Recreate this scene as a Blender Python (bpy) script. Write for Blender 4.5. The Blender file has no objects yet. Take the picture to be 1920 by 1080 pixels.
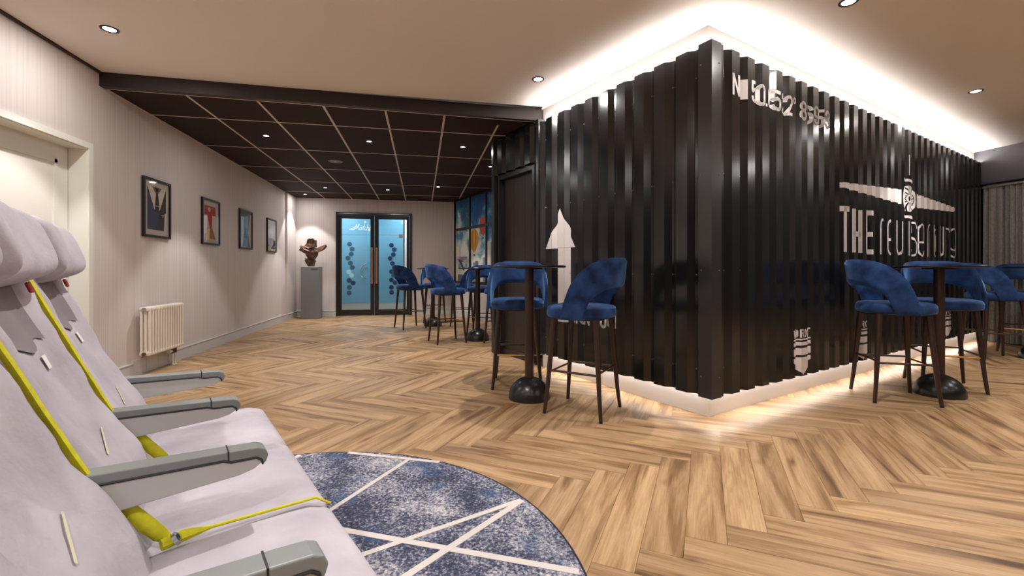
import bpy, bmesh, math, random
from mathutils import Vector, Matrix
random.seed(7)
PI = math.pi
R = math.radians
scene = bpy.context.scene
COL = scene.collection

# ------------------------------------------------------------------ camera, world, exposure
YAW = R(11.4)
CAM_H = 1.05
cam_d = bpy.data.cameras.new('camera')
cam = bpy.data.objects.new('camera', cam_d)
COL.objects.link(cam)
cam.location = (0, 0, CAM_H)
cam.rotation_euler = (R(90), 0, -YAW)
cam_d.sensor_width = 36
cam_d.lens = 840 / 1920 * 36
cam_d.shift_y = -33 / 1920
cam_d.clip_start = 0.05
scene.camera = cam

world = bpy.data.worlds.new('world')
scene.world = world
world.use_nodes = True
world.node_tree.nodes['Background'].inputs[0].default_value = (1.0, 0.93, 0.86, 1)
world.node_tree.nodes['Background'].inputs[1].default_value = 0.05

vs = scene.view_settings
vs.view_transform = 'Standard'
vs.look = 'None'
vs.exposure = 0.06
vs.gamma = 1
vs.use_curve_mapping = False

SPOT_W = 98.0          # the cone of each downlight
FILL_W = 12.0          # wide fill light added at each downlight to lift the ambient level
LED_STRENGTH = 120.0

# ------------------------------------------------------------------ materials
MAT = {}

def srgb(r, g, b):
    f = lambda c: (c / 255 / 12.92) if c / 255 <= 0.04045 else ((c / 255 + 0.055) / 1.055) ** 2.4
    return (f(r), f(g), f(b), 1)

def new_mat(name):
    m = bpy.data.materials.new(name)
    m.use_nodes = True
    MAT[name] = m
    nt = m.node_tree
    return m, nt, nt.nodes['Principled BSDF']

def node(nt, t, **kw):
    n = nt.nodes.new(t)
    for k, v in kw.items():
        if k.startswith('i_'):
            n.inputs[k[2:].replace('_', ' ')].default_value = v
        else:
            setattr(n, k, v)
    return n

def ramp(nt, stops):
    n = nt.nodes.new('ShaderNodeValToRGB')
    cr = n.color_ramp
    while len(cr.elements) < len(stops):
        cr.elements.new(0.5)
    for e, (p, c) in zip(cr.elements, stops):
        e.position = p
        e.color = c
    return n

def simple(name, col, rough=0.5, metal=0.0, spec=0.5, var=0.0, scale=20, bump=0.0, bscale=200, sheen=0.0, coat=0.0):
    m, nt, b = new_mat(name)
    b.inputs['Base Color'].default_value = col
    b.inputs['Roughness'].default_value = rough
    b.inputs['Metallic'].default_value = metal
    b.inputs['Specular IOR Level'].default_value = spec
    if coat:
        b.inputs['Coat Weight'].default_value = coat
        b.inputs['Coat Roughness'].default_value = 0.12
    if sheen:
        b.inputs['Sheen Weight'].default_value = sheen
        b.inputs['Sheen Roughness'].default_value = 0.4
        b.inputs['Sheen Tint'].default_value = (min(1, col[0] * 6 + .1), min(1, col[1] * 6 + .1), min(1, col[2] * 6 + .15), 1)
    tc = node(nt, 'ShaderNodeTexCoord')
    if var:
        n = node(nt, 'ShaderNodeTexNoise', i_Scale=scale, i_Detail=4.0)
        nt.links.new(tc.outputs['Object'], n.inputs['Vector'])
        lo = tuple(max(0, c * (1 - var)) for c in col[:3]) + (1,)
        hi = tuple(min(1, c * (1 + var)) for c in col[:3]) + (1,)
        r = ramp(nt, [(0.3, lo), (0.7, hi)])
        nt.links.new(n.outputs['Fac'], r.inputs['Fac'])
        nt.links.new(r.outputs['Color'], b.inputs['Base Color'])
    if bump:
        n2 = node(nt, 'ShaderNodeTexNoise', i_Scale=bscale, i_Detail=3.0)
        nt.links.new(tc.outputs['Object'], n2.inputs['Vector'])
        bp = node(nt, 'ShaderNodeBump', i_Strength=bump, i_Distance=0.003)
        nt.links.new(n2.outputs['Fac'], bp.inputs['Height'])
        nt.links.new(bp.outputs['Normal'], b.inputs['Normal'])
    return m

def emitter(name, col, strength):
    m, nt, b = new_mat(name)
    b.inputs['Base Color'].default_value = (0.8, 0.8, 0.8, 1)
    b.inputs['Emission Color'].default_value = col
    b.inputs['Emission Strength'].default_value = strength
    return m

simple('ceiling_white', srgb(232, 224, 217), 0.9, var=0.015, scale=1.5)
simple('paint_white', srgb(236, 232, 224), 0.45)
simple('door_paint', srgb(232, 231, 224), 0.4)
simple('baseboard_paint', srgb(205, 203, 204), 0.45)
simple('dark_paint', srgb(62, 60, 64), 0.55, var=0.06, scale=3)
simple('beam_brown', srgb(44, 33, 31), 0.5, var=0.08, scale=4)
simple('tile_brown', srgb(44, 27, 23), 0.7, var=0.12, scale=6, spec=0.2)
simple('grid_metal', srgb(206, 190, 184), 0.45)
simple('gap_dark', srgb(58, 46, 42), 0.8)
simple('black_metal', srgb(24, 22, 22), 0.35, spec=0.5)
simple('black_satin', srgb(30, 29, 30), 0.28, spec=0.5)
simple('sheet_steel', srgb(22, 22, 24), 0.19, spec=0.65)
simple('trim_steel', srgb(40, 39, 41), 0.28, spec=0.6)
simple('screw_steel', srgb(120, 118, 118), 0.3, metal=0.8)
simple('decal_white', srgb(222, 214, 212), 0.55)
simple('panel_dark', srgb(44, 38, 36), 0.4, var=0.08, scale=5)
simple('plinth_white', srgb(232, 226, 222), 0.55)
simple('leg_wood', srgb(52, 34, 28), 0.35, var=0.15, scale=30)
simple('brass', srgb(196, 150, 80), 0.28, metal=1.0)
simple('copper_wood', srgb(176, 122, 84), 0.4, var=0.1, scale=30)
simple('chrome', srgb(190, 190, 192), 0.2, metal=1.0)
simple('radiator_enamel', srgb(232, 222, 208), 0.35)
simple('valve_brass', srgb(120, 84, 60), 0.35, metal=0.7)
simple('frame_black', srgb(30, 22, 20), 0.4)
simple('mat_board', srgb(196, 182, 172), 0.7)
simple('pedestal_grey', srgb(122, 122, 126), 0.55, var=0.03, scale=5)
simple('label_brass', srgb(120, 108, 84), 0.4, metal=0.5)
simple('grey_floor', srgb(168, 168, 166), 0.4, var=0.05, scale=4)
simple('frosted_blue', srgb(104, 164, 194), 0.25, var=0.05, scale=1.2)
simple('frosted_upper', srgb(98, 158, 188), 0.25, var=0.05, scale=1.2)
simple('teal_dot', srgb(34, 88, 112), 0.3)
simple('navy_dot', srgb(34, 52, 96), 0.3)
simple('pale_dot', srgb(168, 220, 238), 0.3)
simple('film_white', srgb(220, 232, 240), 0.5)
simple('armrest_cap', srgb(128, 131, 131), 0.42)
simple('armrest_panel', srgb(186, 184, 182), 0.45)
simple('groove_black', srgb(34, 34, 36), 0.5)
simple('belt_yellow', srgb(206, 200, 24), 0.7, var=0.12, scale=60, bump=0.3, bscale=600)
simple('thread_pale', srgb(214, 210, 178), 0.7)
simple('seat_mesh_grey', srgb(132, 124, 128), 0.85, bump=0.3, bscale=300)
simple('tab_red', srgb(160, 34, 30), 0.5)
simple('tag_white', srgb(238, 236, 234), 0.6)
simple('seat_frame_grey', srgb(96, 98, 102), 0.4, metal=0.5)
simple('rug_line', srgb(214, 206, 202), 0.9, bump=0.4, bscale=400)
simple('rug_edge', srgb(30, 30, 40), 0.9)
simple('speaker_grey', srgb(120, 116, 116), 0.5)
emitter('lamp_glow', (1.0, 0.96, 0.9, 1), 14.0)
emitter('led_glow', (1.0, 0.97, 0.95, 1), LED_STRENGTH)
emitter('led_glow_low', (1.0, 0.96, 0.92, 1), LED_STRENGTH * 0.36)
for nm, c in {'art_navy': (30, 30, 44), 'art_black': (24, 20, 24), 'art_cream': (214, 200, 184), 'art_white': (226, 222, 226),
              'art_gold': (190, 146, 60), 'art_red': (170, 28, 26), 'art_pink': (206, 160, 158), 'art_ochre': (150, 104, 26),
              'art_olive': (112, 100, 82), 'art_teal': (30, 92, 108), 'art_blue': (44, 54, 88), 'art_sand': (224, 200, 140), 'art_lilac': (206, 202, 216),
              'print_yellow': (206, 148, 36), 'print_orange': (150, 92, 22), 'print_red': (186, 46, 26), 'print_green': (34, 96, 84),
              'print_city': (120, 128, 140), 'print_city_dark': (86, 92, 104), 'print_plane': (190, 170, 190), 'print_dark': (50, 40, 70)}.items():
    simple(nm, srgb(*c), 0.55)

# blue velvet
m, nt, b = new_mat('velvet_blue')
tc = node(nt, 'ShaderNodeTexCoord')
n = node(nt, 'ShaderNodeTexNoise', i_Scale=9.0, i_Detail=5.0)
nt.links.new(tc.outputs['Object'], n.inputs['Vector'])
r = ramp(nt, [(0.3, srgb(14, 32, 68)), (0.72, srgb(42, 74, 126))])
nt.links.new(n.outputs['Fac'], r.inputs['Fac'])
nt.links.new(r.outputs['Color'], b.inputs['Base Color'])
b.inputs['Roughness'].default_value = 0.75
b.inputs['Specular IOR Level'].default_value = 0.2
b.inputs['Sheen Weight'].default_value = 1.0
b.inputs['Sheen Roughness'].default_value = 0.35
b.inputs['Sheen Tint'].default_value = srgb(120, 160, 215)

# light grey seat fabric
m, nt, b = new_mat('seat_fabric')
tc = node(nt, 'ShaderNodeTexCoord')
n = node(nt, 'ShaderNodeTexNoise', i_Scale=6.0, i_Detail=6.0)
nt.links.new(tc.outputs['Object'], n.inputs['Vector'])
r = ramp(nt, [(0.3, srgb(172, 166, 175)), (0.7, srgb(196, 190, 199))])
nt.links.new(n.outputs['Fac'], r.inputs['Fac'])
nt.links.new(r.outputs['Color'], b.inputs['Base Color'])
b.inputs['Roughness'].default_value = 0.85
b.inputs['Specular IOR Level'].default_value = 0.2
n2 = node(nt, 'ShaderNodeTexNoise', i_Scale=15.0, i_Detail=6.0)
nt.links.new(tc.outputs['Object'], n2.inputs['Vector'])
bp = node(nt, 'ShaderNodeBump', i_Strength=0.45, i_Distance=0.018)
nt.links.new(n2.outputs['Fac'], bp.inputs['Height'])
nt.links.new(bp.outputs['Normal'], b.inputs['Normal'])

# striped wallpaper (fine vertical threads)
m, nt, b = new_mat('wallpaper')
tc = node(nt, 'ShaderNodeTexCoord')
mp = node(nt, 'ShaderNodeMapping')
mp.inputs['Scale'].default_value = (60, 60, 0.5)
nt.links.new(tc.outputs['Object'], mp.inputs['Vector'])
n = node(nt, 'ShaderNodeTexNoise', i_Scale=1.0, i_Detail=5.0, i_Roughness=0.7)
nt.links.new(mp.outputs['Vector'], n.inputs['Vector'])
r = ramp(nt, [(0.25, srgb(196, 184, 180)), (0.5, srgb(213, 204, 201)), (0.75, srgb(224, 217, 215))])
nt.links.new(n.outputs['Fac'], r.inputs['Fac'])
nt.links.new(r.outputs['Color'], b.inputs['Base Color'])
b.inputs['Roughness'].default_value = 0.75
bp = node(nt, 'ShaderNodeBump', i_Strength=0.15, i_Distance=0.002)
nt.links.new(n.outputs['Fac'], bp.inputs['Height'])
nt.links.new(bp.outputs['Normal'], b.inputs['Normal'])

# oak plank: UV u = along the plank (m), v = across (m) + 10 * board number
m, nt, b = new_mat('oak_plank')
uv = node(nt, 'ShaderNodeUVMap', uv_map='UVMap')
sep = node(nt, 'ShaderNodeSeparateXYZ')
nt.links.new(uv.outputs['UV'], sep.inputs['Vector'])
def math_n(op, a=None, bb=None, va=None, vb=None):
    q = node(nt, 'ShaderNodeMath', operation=op)
    if a is not None: nt.links.new(a, q.inputs[0])
    if bb is not None: nt.links.new(bb, q.inputs[1])
    if va is not None: q.inputs[0].default_value = va
    if vb is not None: q.inputs[1].default_value = vb
    return q.outputs[0]
vid = math_n('FLOOR', math_n('MULTIPLY_ADD', sep.outputs['Y'], vb=0.1))
vid_src = vid.node.inputs[0].links[0].from_node
vid_src.inputs[2].default_value = 0.5
wn = node(nt, 'ShaderNodeTexWhiteNoise', noise_dimensions='1D')
nt.links.new(vid, wn.inputs['W'])
comb = node(nt, 'ShaderNodeCombineXYZ')
nt.links.new(math_n('MULTIPLY', sep.outputs['X'], vb=1.1), comb.inputs['X'])
nt.links.new(math_n('MULTIPLY', sep.outputs['Y'], vb=13.0), comb.inputs['Y'])
nA = node(nt, 'ShaderNodeTexNoise', i_Scale=1.0, i_Detail=5.0, i_Roughness=0.6, i_Distortion=0.6)
nt.links.new(comb.outputs['Vector'], nA.inputs['Vector'])
comb2 = node(nt, 'ShaderNodeCombineXYZ')
nt.links.new(math_n('MULTIPLY', sep.outputs['X'], vb=5.0), comb2.inputs['X'])
nt.links.new(math_n('MULTIPLY', sep.outputs['Y'], vb=130.0), comb2.inputs['Y'])
nB = node(nt, 'ShaderNodeTexNoise', i_Scale=1.0, i_Detail=4.0, i_Roughness=0.7)
nt.links.new(comb2.outputs['Vector'], nB.inputs['Vector'])
rA = ramp(nt, [(0.28, srgb(104, 78, 54)), (0.40, srgb(150, 117, 82)), (0.52, srgb(186, 153, 115)), (0.72, srgb(204, 173, 135))])
nt.links.new(nA.outputs['Fac'], rA.inputs['Fac'])
rB = ramp(nt, [(0.3, (0.62, 0.59, 0.56, 1)), (0.6, (1, 1, 1, 1))])
nt.links.new(nB.outputs['Fac'], rB.inputs['Fac'])
mx = node(nt, 'ShaderNodeMix', data_type='RGBA', blend_type='MULTIPLY')
mx.inputs[0].default_value = 0.8
nt.links.new(rA.outputs['Color'], mx.inputs[6])
nt.links.new(rB.outputs['Color'], mx.inputs[7])
# knots
comb3 = node(nt, 'ShaderNodeCombineXYZ')
nt.links.new(math_n('MULTIPLY', sep.outputs['X'], vb=2.2), comb3.inputs['X'])
nt.links.new(math_n('MULTIPLY', sep.outputs['Y'], vb=6.0), comb3.inputs['Y'])
vo = node(nt, 'ShaderNodeTexVoronoi', i_Scale=1.0, voronoi_dimensions='2D')
nt.links.new(comb3.outputs['Vector'], vo.inputs['Vector'])
rk = ramp(nt, [(0.02, (0.30, 0.23, 0.18, 1)), (0.06, (0.6, 0.54, 0.5, 1)), (0.17, (1, 1, 1, 1))])
vsep = node(nt, 'ShaderNodeSeparateColor')
nt.links.new(vo.outputs['Color'], vsep.inputs['Color'])
gate = math_n('MULTIPLY', math_n('LESS_THAN', vsep.outputs['Red'], vb=0.72), vb=1.0)
dist = math_n('ADD', math_n('ADD', vo.outputs['Distance'], math_n('MULTIPLY', math_n('SUBTRACT', nA.outputs['Fac'], vb=0.5), vb=0.35)), gate)
nt.links.new(dist, rk.inputs['Fac'])
mx2 = node(nt, 'ShaderNodeMix', data_type='RGBA', blend_type='MULTIPLY')
mx2.inputs[0].default_value = 0.75
nt.links.new(mx.outputs[2], mx2.inputs[6])
nt.links.new(rk.outputs['Color'], mx2.inputs[7])
tint = ramp(nt, [(0.0, (0.80, 0.78, 0.76, 1)), (1.0, (1.08, 1.06, 1.03, 1))])
nt.links.new(wn.outputs['Value'], tint.inputs['Fac'])
mx3 = node(nt, 'ShaderNodeMix', data_type='RGBA', blend_type='MULTIPLY')
mx3.inputs[0].default_value = 1.0
nt.links.new(mx2.outputs[2], mx3.inputs[6])
nt.links.new(tint.outputs['Color'], mx3.inputs[7])
nt.links.new(mx3.outputs[2], b.inputs['Base Color'])
b.inputs['Roughness'].default_value = 0.38
b.inputs['Specular IOR Level'].default_value = 0.4
bp = node(nt, 'ShaderNodeBump', i_Strength=0.12, i_Distance=0.002)
nt.links.new(nB.outputs['Fac'], bp.inputs['Height'])
nt.links.new(bp.outputs['Normal'], b.inputs['Normal'])
simple('floor_base', srgb(84, 60, 38), 0.8)

# speckled blue rug
m, nt, b = new_mat('rug_pile')
tc = node(nt, 'ShaderNodeTexCoord')
big = node(nt, 'ShaderNodeTexNoise', i_Scale=3.2, i_Detail=5.0, i_Roughness=0.6)
fine = node(nt, 'ShaderNodeTexNoise', i_Scale=82.0, i_Detail=2.0, i_Roughness=0.8)
blot = node(nt, 'ShaderNodeTexNoise', i_Scale=5.0, i_Detail=3.0)
for q in (big, fine, blot):
    nt.links.new(tc.outputs['Object'], q.inputs['Vector'])
def mth(op, a, bb, c=None):
    q = node(nt, 'ShaderNodeMath', operation=op)
    for i, v in enumerate((a, bb, c)):
        if v is None: continue
        if isinstance(v, (int, float)): q.inputs[i].default_value = v
        else: nt.links.new(v, q.inputs[i])
    return q.outputs[0]
mixv = mth('ADD', mth('MULTIPLY', big.outputs['Fac'], 1.15), mth('MULTIPLY', fine.outputs['Fac'], 1.25))
rr_ = ramp(nt, [(0.36, srgb(38, 40, 56)), (0.46, srgb(66, 70, 94)), (0.53, srgb(140, 142, 156)), (0.62, srgb(212, 202, 200))])
nt.links.new(mth('MULTIPLY', mixv, 0.408), rr_.inputs['Fac'])
rb_ = ramp(nt, [(0.56, (0, 0, 0, 1)), (0.68, (1, 1, 1, 1))])
nt.links.new(blot.outputs['Fac'], rb_.inputs['Fac'])
mxr = node(nt, 'ShaderNodeMix', data_type='RGBA')
nt.links.new(mth('MULTIPLY', rb_.outputs['Color'], 0.7), mxr.inputs[0])
nt.links.new(rr_.outputs['Color'], mxr.inputs[6])
mxr.inputs[7].default_value = srgb(34, 74, 116)
nt.links.new(mxr.outputs[2], b.inputs['Base Color'])
b.inputs['Roughness'].default_value = 0.95
bp = node(nt, 'ShaderNodeBump', i_Strength=0.6, i_Distance=0.004)
nt.links.new(fine.outputs['Fac'], bp.inputs['Height'])
nt.links.new(bp.outputs['Normal'], b.inputs['Normal'])

# curtain cloth
m, nt, b = new_mat('curtain_cloth')
tc = node(nt, 'ShaderNodeTexCoord')
n = node(nt, 'ShaderNodeTexNoise', i_Scale=60.0, i_Detail=4.0)
nt.links.new(tc.outputs['Object'], n.inputs['Vector'])
r = ramp(nt, [(0.3, srgb(122, 120, 118)), (0.7, srgb(150, 147, 143))])
nt.links.new(n.outputs['Fac'], r.inputs['Fac'])
nt.links.new(r.outputs['Color'], b.inputs['Base Color'])
b.inputs['Roughness'].default_value = 0.7
b.inputs['Sheen Weight'].default_value = 0.3

# printed sky
m, nt, b = new_mat('sky_print')
tc = node(nt, 'ShaderNodeTexCoord')
n = node(nt, 'ShaderNodeTexNoise', i_Scale=2.3, i_Detail=7.0, i_Roughness=0.55)
nt.links.new(tc.outputs['Object'], n.inputs['Vector'])
sp = node(nt, 'ShaderNodeSeparateXYZ')
nt.links.new(tc.outputs['Object'], sp.inputs['Vector'])
mr = node(nt, 'ShaderNodeMapRange')
mr.inputs['From Min'].default_value = 1.0
mr.inputs['From Max'].default_value = 2.7
mr.inputs['To Min'].default_value = 0.16
mr.inputs['To Max'].default_value = -0.12
nt.links.new(sp.outputs['Z'], mr.inputs['Value'])
ad = node(nt, 'ShaderNodeMath', operation='ADD')
nt.links.new(n.outputs['Fac'], ad.inputs[0])
nt.links.new(mr.outputs['Result'], ad.inputs[1])
r = ramp(nt, [(0.40, srgb(22, 66, 124)), (0.49, srgb(48, 124, 158)), (0.55, srgb(150, 180, 180)), (0.62, srgb(214, 210, 196))])
nt.links.new(ad.outputs[0], r.inputs['Fac'])
nt.links.new(r.outputs['Color'], b.inputs['Base Color'])
b.inputs['Roughness'].default_value = 0.4

# bronze / wood sculpture
m, nt, b = new_mat('sculpture_bronze')
tc = node(nt, 'ShaderNodeTexCoord')
n = node(nt, 'ShaderNodeTexNoise', i_Scale=14.0, i_Detail=6.0)
nt.links.new(tc.outputs['Object'], n.inputs['Vector'])
r = ramp(nt, [(0.35, srgb(56, 34, 26)), (0.6, srgb(112, 78, 58)), (0.75, srgb(150, 116, 90))])
nt.links.new(n.outputs['Fac'], r.inputs['Fac'])
nt.links.new(r.outputs['Color'], b.inputs['Base Color'])
b.inputs['Roughness'].default_value = 0.45
b.inputs['Metallic'].default_value = 0.3

# clear glass: thin, no refraction shift
m, nt, b = new_mat('clear_glass')
nt.nodes.remove(b)
out = nt.nodes['Material Output']
tr = node(nt, 'ShaderNodeBsdfTransparent')
gl = node(nt, 'ShaderNodeBsdfGlossy')
gl.inputs['Roughness'].default_value = 0.03
lw = node(nt, 'ShaderNodeLayerWeight', i_Blend=0.5)
pw_ = node(nt, 'ShaderNodeMath', operation='POWER')
nt.links.new(lw.outputs['Facing'], pw_.inputs[0])
pw_.inputs[1].default_value = 4.0
fr = node(nt, 'ShaderNodeMath', operation='MULTIPLY_ADD')
nt.links.new(pw_.outputs[0], fr.inputs[0])
fr.inputs[1].default_value = 0.3
fr.inputs[2].default_value = 0.025
ms = node(nt, 'ShaderNodeMixShader')
nt.links.new(fr.outputs[0], ms.inputs[0])
nt.links.new(tr.outputs[0], ms.inputs[1])
nt.links.new(gl.outputs[0], ms.inputs[2])
nt.links.new(ms.outputs[0], out.inputs['Surface'])

# ------------------------------------------------------------------ mesh helpers
class MB:
    def __init__(self):
        self.v = []
        self.f = []
    def add(self, verts, faces):
        o = len(self.v)
        self.v += [tuple(p) for p in verts]
        self.f += [tuple(i + o for i in fc) for fc in faces]
        return self
    def box(self, x0, x1, y0, y1, z0, z1):
        v = [(x, y, z) for z in (z0, z1) for y in (y0, y1) for x in (x0, x1)]
        f = [(0, 2, 3, 1), (4, 5, 7, 6), (0, 1, 5, 4), (2, 6, 7, 3), (0, 4, 6, 2), (1, 3, 7, 5)]
        return self.add(v, f)
    def prism(self, poly, z0, z1):
        n = len(poly)
        v = [(x, y, z0) for x, y in poly] + [(x, y, z1) for x, y in poly]
        f = [tuple(range(n - 1, -1, -1)), tuple(range(n, 2 * n))]
        f += [(i, (i + 1) % n, n + (i + 1) % n, n + i) for i in range(n)]
        return self.add(v, f)
    def tube(self, pts, rad, n=10, cap=True):
        pts = [Vector(p) for p in pts]
        if not isinstance(rad, (list, tuple)): rad = [rad] * len(pts)
        up = Vector((0, 0, 1))
        rings = []
        prev = None
        for i, p in enumerate(pts):
            d = (pts[min(i + 1, len(pts) - 1)] - pts[max(i - 1, 0)]).normalized()
            if prev is None:
                a = d.cross(up if abs(d.z) < 0.9 else Vector((1, 0, 0))).normalized()
            else:
                a = (prev - d * prev.dot(d)).normalized()
            prev = a
            bb = d.cross(a)
            rings.append([p + (a * math.cos(2 * PI * k / n) + bb * math.sin(2 * PI * k / n)) * rad[i] for k in range(n)])
        v = [q for rg in rings for q in rg]
        f = []
        for i in range(len(pts) - 1):
            for k in range(n):
                f.append((i * n + k, i * n + (k + 1) % n, (i + 1) * n + (k + 1) % n, (i + 1) * n + k))
        if cap:
            f.append(tuple(range(n - 1, -1, -1)))
            f.append(tuple((len(pts) - 1) * n + k for k in range(n)))
        return self.add(v, f)
    def lathe(self, prof, n=32, cx=0, cy=0):
        v = []
        f = []
        for (r, z) in prof:
            for k in range(n):
                v.append((cx + r * math.cos(2 * PI * k / n), cy + r * math.sin(2 * PI * k / n), z))
        for i in range(len(prof) - 1):
            for k in range(n):
                f.append((i * n + k, i * n + (k + 1) % n, (i + 1) * n + (k + 1) % n, (i + 1) * n + k))
        f.append(tuple(range(n - 1, -1, -1)))
        f.append(tuple((len(prof) - 1) * n + k for k in range(n)))
        return self.add(v, f)
    def grid(self, fn, nu, nv, closed_u=False):
        v = [fn(i / (nu if closed_u else nu - 1), j / (nv - 1)) for j in range(nv) for i in range(nu)]
        f = []
        for j in range(nv - 1):
            for i in range(nu if closed_u else nu - 1):
                i2 = (i + 1) % nu
                f.append((j * nu + i, j * nu + i2, (j + 1) * nu + i2, (j + 1) * nu + i))
        return self.add(v, f)
    def rbox(self, x0, x1, y0, y1, z0, z1, r, seg=3):
        bm = bmesh.new()
        bmesh.ops.create_cube(bm, size=1)
        for q in bm.verts:
            q.co = Vector(((x0 + x1) / 2 + q.co.x * (x1 - x0), (y0 + y1) / 2 + q.co.y * (y1 - y0), (z0 + z1) / 2 + q.co.z * (z1 - z0)))
        bmesh.ops.bevel(bm, geom=list(bm.edges), offset=r, segments=seg, profile=0.5, affect='EDGES')
        bm.verts.index_update()
        self.add([q.co[:] for q in bm.verts], [[q.index for q in fc.verts] for fc in bm.faces])
        bm.free()
        return self
    def xform(self, M):
        self.v = [tuple(M @ Vector(p)) for p in self.v]
        return self
    def mesh(self, name, mat, smooth=False, fixn=True):
        me = bpy.data.meshes.new(name)
        me.from_pydata(self.v, [], self.f)
        if fixn:
            bm = bmesh.new()
            bm.from_mesh(me)
            bmesh.ops.recalc_face_normals(bm, faces=bm.faces)
            bm.to_mesh(me)
            bm.free()
        me.materials.append(MAT[mat])
        if smooth:
            for p in me.polygons: p.use_smooth = True
            try:
                me.set_sharp_from_angle(angle=R(smooth if smooth is not True else 40))
            except Exception:
                pass
        me.update()
        return me
    def build(self, name, mat, parent=None, smooth=False, fixn=True, loc=None):
        o = bpy.data.objects.new(name, self.mesh(name, mat, smooth, fixn))
        COL.objects.link(o)
        if parent is not None: o.parent = parent
        if loc: o.location = loc
        return o

def tag(o, label=None, cat=None, group=None, kind=None):
    if label: o['label'] = label
    if cat: o['category'] = cat
    if group: o['group'] = group
    if kind: o['kind'] = kind
    return o

def empty(name, loc=(0, 0, 0), rz=0.0):
    o = bpy.data.objects.new(name, None)
    COL.objects.link(o)
    o.location = loc
    o.rotation_euler = (0, 0, rz)
    o.empty_display_size = 0.1
    return o

def copy_tree(o, parent=None):
    c = o.copy()
    COL.objects.link(c)
    c.parent = parent
    for ch in list(o.children):
        copy_tree(ch, c)
    return c

def inst(src, parent, loc=None, rz=None):
    c = src.copy()
    COL.objects.link(c)
    c.parent = parent
    if loc is not None: c.location = loc
    if rz is not None: c.rotation_euler = (0, 0, rz)
    return c

def struct(o, label=None):
    return tag(o, label, None, None, 'structure')

# ------------------------------------------------------------------ room dimensions (metres)
XL, XR = -2.8, 8.27         # left wall, curtain wall
YF, YB = 10.85, -3.0        # far wall, wall behind the camera
ZC, ZD = 2.81, 2.69         # white ceiling, dark tiled ceiling
YBEAM = 4.66
CA = R(21)                  # the container stands turned by 21 degrees
CX, CY = 2.011, 2.866       # its nearest corner
PITCH, CREST, WEB = 0.2015, 0.098, 0.042
D_VAL, D_CREST = 0.042, 0.08

# ------------------------------------------------------------------ floor with herringbone boards
floor = MB().prism([(XL, YB), (XR, YB), (XR, YF), (XL, YF)], -0.12, -0.003).build('floor', 'floor_base')
struct(floor, 'light oak herringbone plank floor across the whole lounge')
PW, NL = 0.1515, 6
A2 = R(55.2)
E2 = Vector((math.cos(A2), math.sin(A2)))
E1 = Vector((math.sin(A2), -math.cos(A2)))
O0 = Vector((1.021, 1.602))
FWD = Vector((math.sin(YAW), math.cos(YAW)))
RGT = Vector((math.cos(YAW), -math.sin(YAW)))

def clip_poly(poly, nx, ny, c):
    out = []
    for i in range(len(poly)):
        p, q = poly[i], poly[(i + 1) % len(poly)]
        dp, dq = nx * p[0] + ny * p[1] - c, nx * q[0] + ny * q[1] - c
        if dp <= 0: out.append(p)
        if (dp < 0 < dq) or (dq < 0 < dp):
            t = dp / (dp - dq)
            out.append((p[0] + t * (q[0] - p[0]), p[1] + t * (q[1] - p[1])))
    return out

def in_container(p):
    d = Vector((p[0] - CX, p[1] - CY))
    x = d.x * math.cos(CA) + d.y * math.sin(CA)
    y = -d.x * math.sin(CA) + d.y * math.cos(CA)
    return x > 0.05 and 0.05 < y < 3.0

boards = []
for nn in range(-14, 15):
    for mm in range(-60, 75):
        ox, oy = mm + 6 * nn, mm - 6 * nn
        for kind in 'VH':
            if kind == 'V': rx, ry, lx, ly = ox, oy, 1, NL
            else: rx, ry, lx, ly = ox + 1, oy, NL, 1
            corners = [O0 + PW * ((rx + a * lx) * E1 + (ry + bb * ly) * E2) for a, bb in ((0, 0), (1, 0), (1, 1), (0, 1))]
            c = sum(corners, Vector((0, 0))) / 4
            if c.x < XL - .5 or c.x > XR + .5 or c.y < YB - .5 or c.y > YF + .5: continue
            poly = [(p.x, p.y) for p in corners]
            full = True
            for (nx, ny, cc) in ((1, 0, XR), (-1, 0, -XL), (0, 1, YF), (0, -1, -YB)):
                n0 = poly
                poly = clip_poly(poly, nx, ny, cc)
                if len(poly) < 3: break
                if any(nx * p[0] + ny * p[1] > cc + 1e-6 for p in n0): full = False
            if len(poly) < 3: continue
            if all(in_container(p) for p in poly): continue
            # how large it shows in the photograph
            depth = c.dot(FWD)
            area = 0
            if depth > 0.8:
                px = 960 + 840 * c.dot(RGT) / depth
                py = 507 + 840 * CAM_H / depth
                rug_d = max(math.hypot(p[0] + 0.643, p[1] - 1.531) for p in poly)
                if -60 < px < 1980 and py < 1150 and rug_d > 1.2:
                    area = 1 / depth ** 3
                    if not full: area *= 0.5
            boards.append((area, kind, c, poly, full))
boards.sort(key=lambda t: -t[0])
variants = []
def plank_faces(poly2):
    """poly2 in board coordinates (x along, y across): thin slab with a small bevel round the top."""
    n = len(poly2)
    cx = sum(p[0] for p in poly2) / n
    cy = sum(p[1] for p in poly2) / n
    ins = []
    e = 0.0012
    for x, y in poly2:
        d = math.hypot(x - cx, y - cy) or 1
        ins.append((x - (e if x > cx else -e), y - (e if y > cy else -e)))
    v = [(x, y, -0.003) for x, y in poly2] + [(x, y, 0.0) for x, y in ins]
    f = [tuple(range(n, 2 * n))] + [(i, (i + 1) % n, n + (i + 1) % n, n + i) for i in range(n)]
    return v, f
def plank_mesh(v, f, k):
    me = bpy.data.meshes.new('plank')
    me.from_pydata(v, [], f)
    uvl = me.uv_layers.new(name='UVMap')
    uo = random.uniform(0, 40)
    for lp in me.loops:
        p = me.vertices[lp.vertex_index].co
        uvl.data[lp.index].uv = (p.x + uo, p.y + 10 * k)
    me.materials.append(MAT['oak_plank'])
    return me
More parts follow.
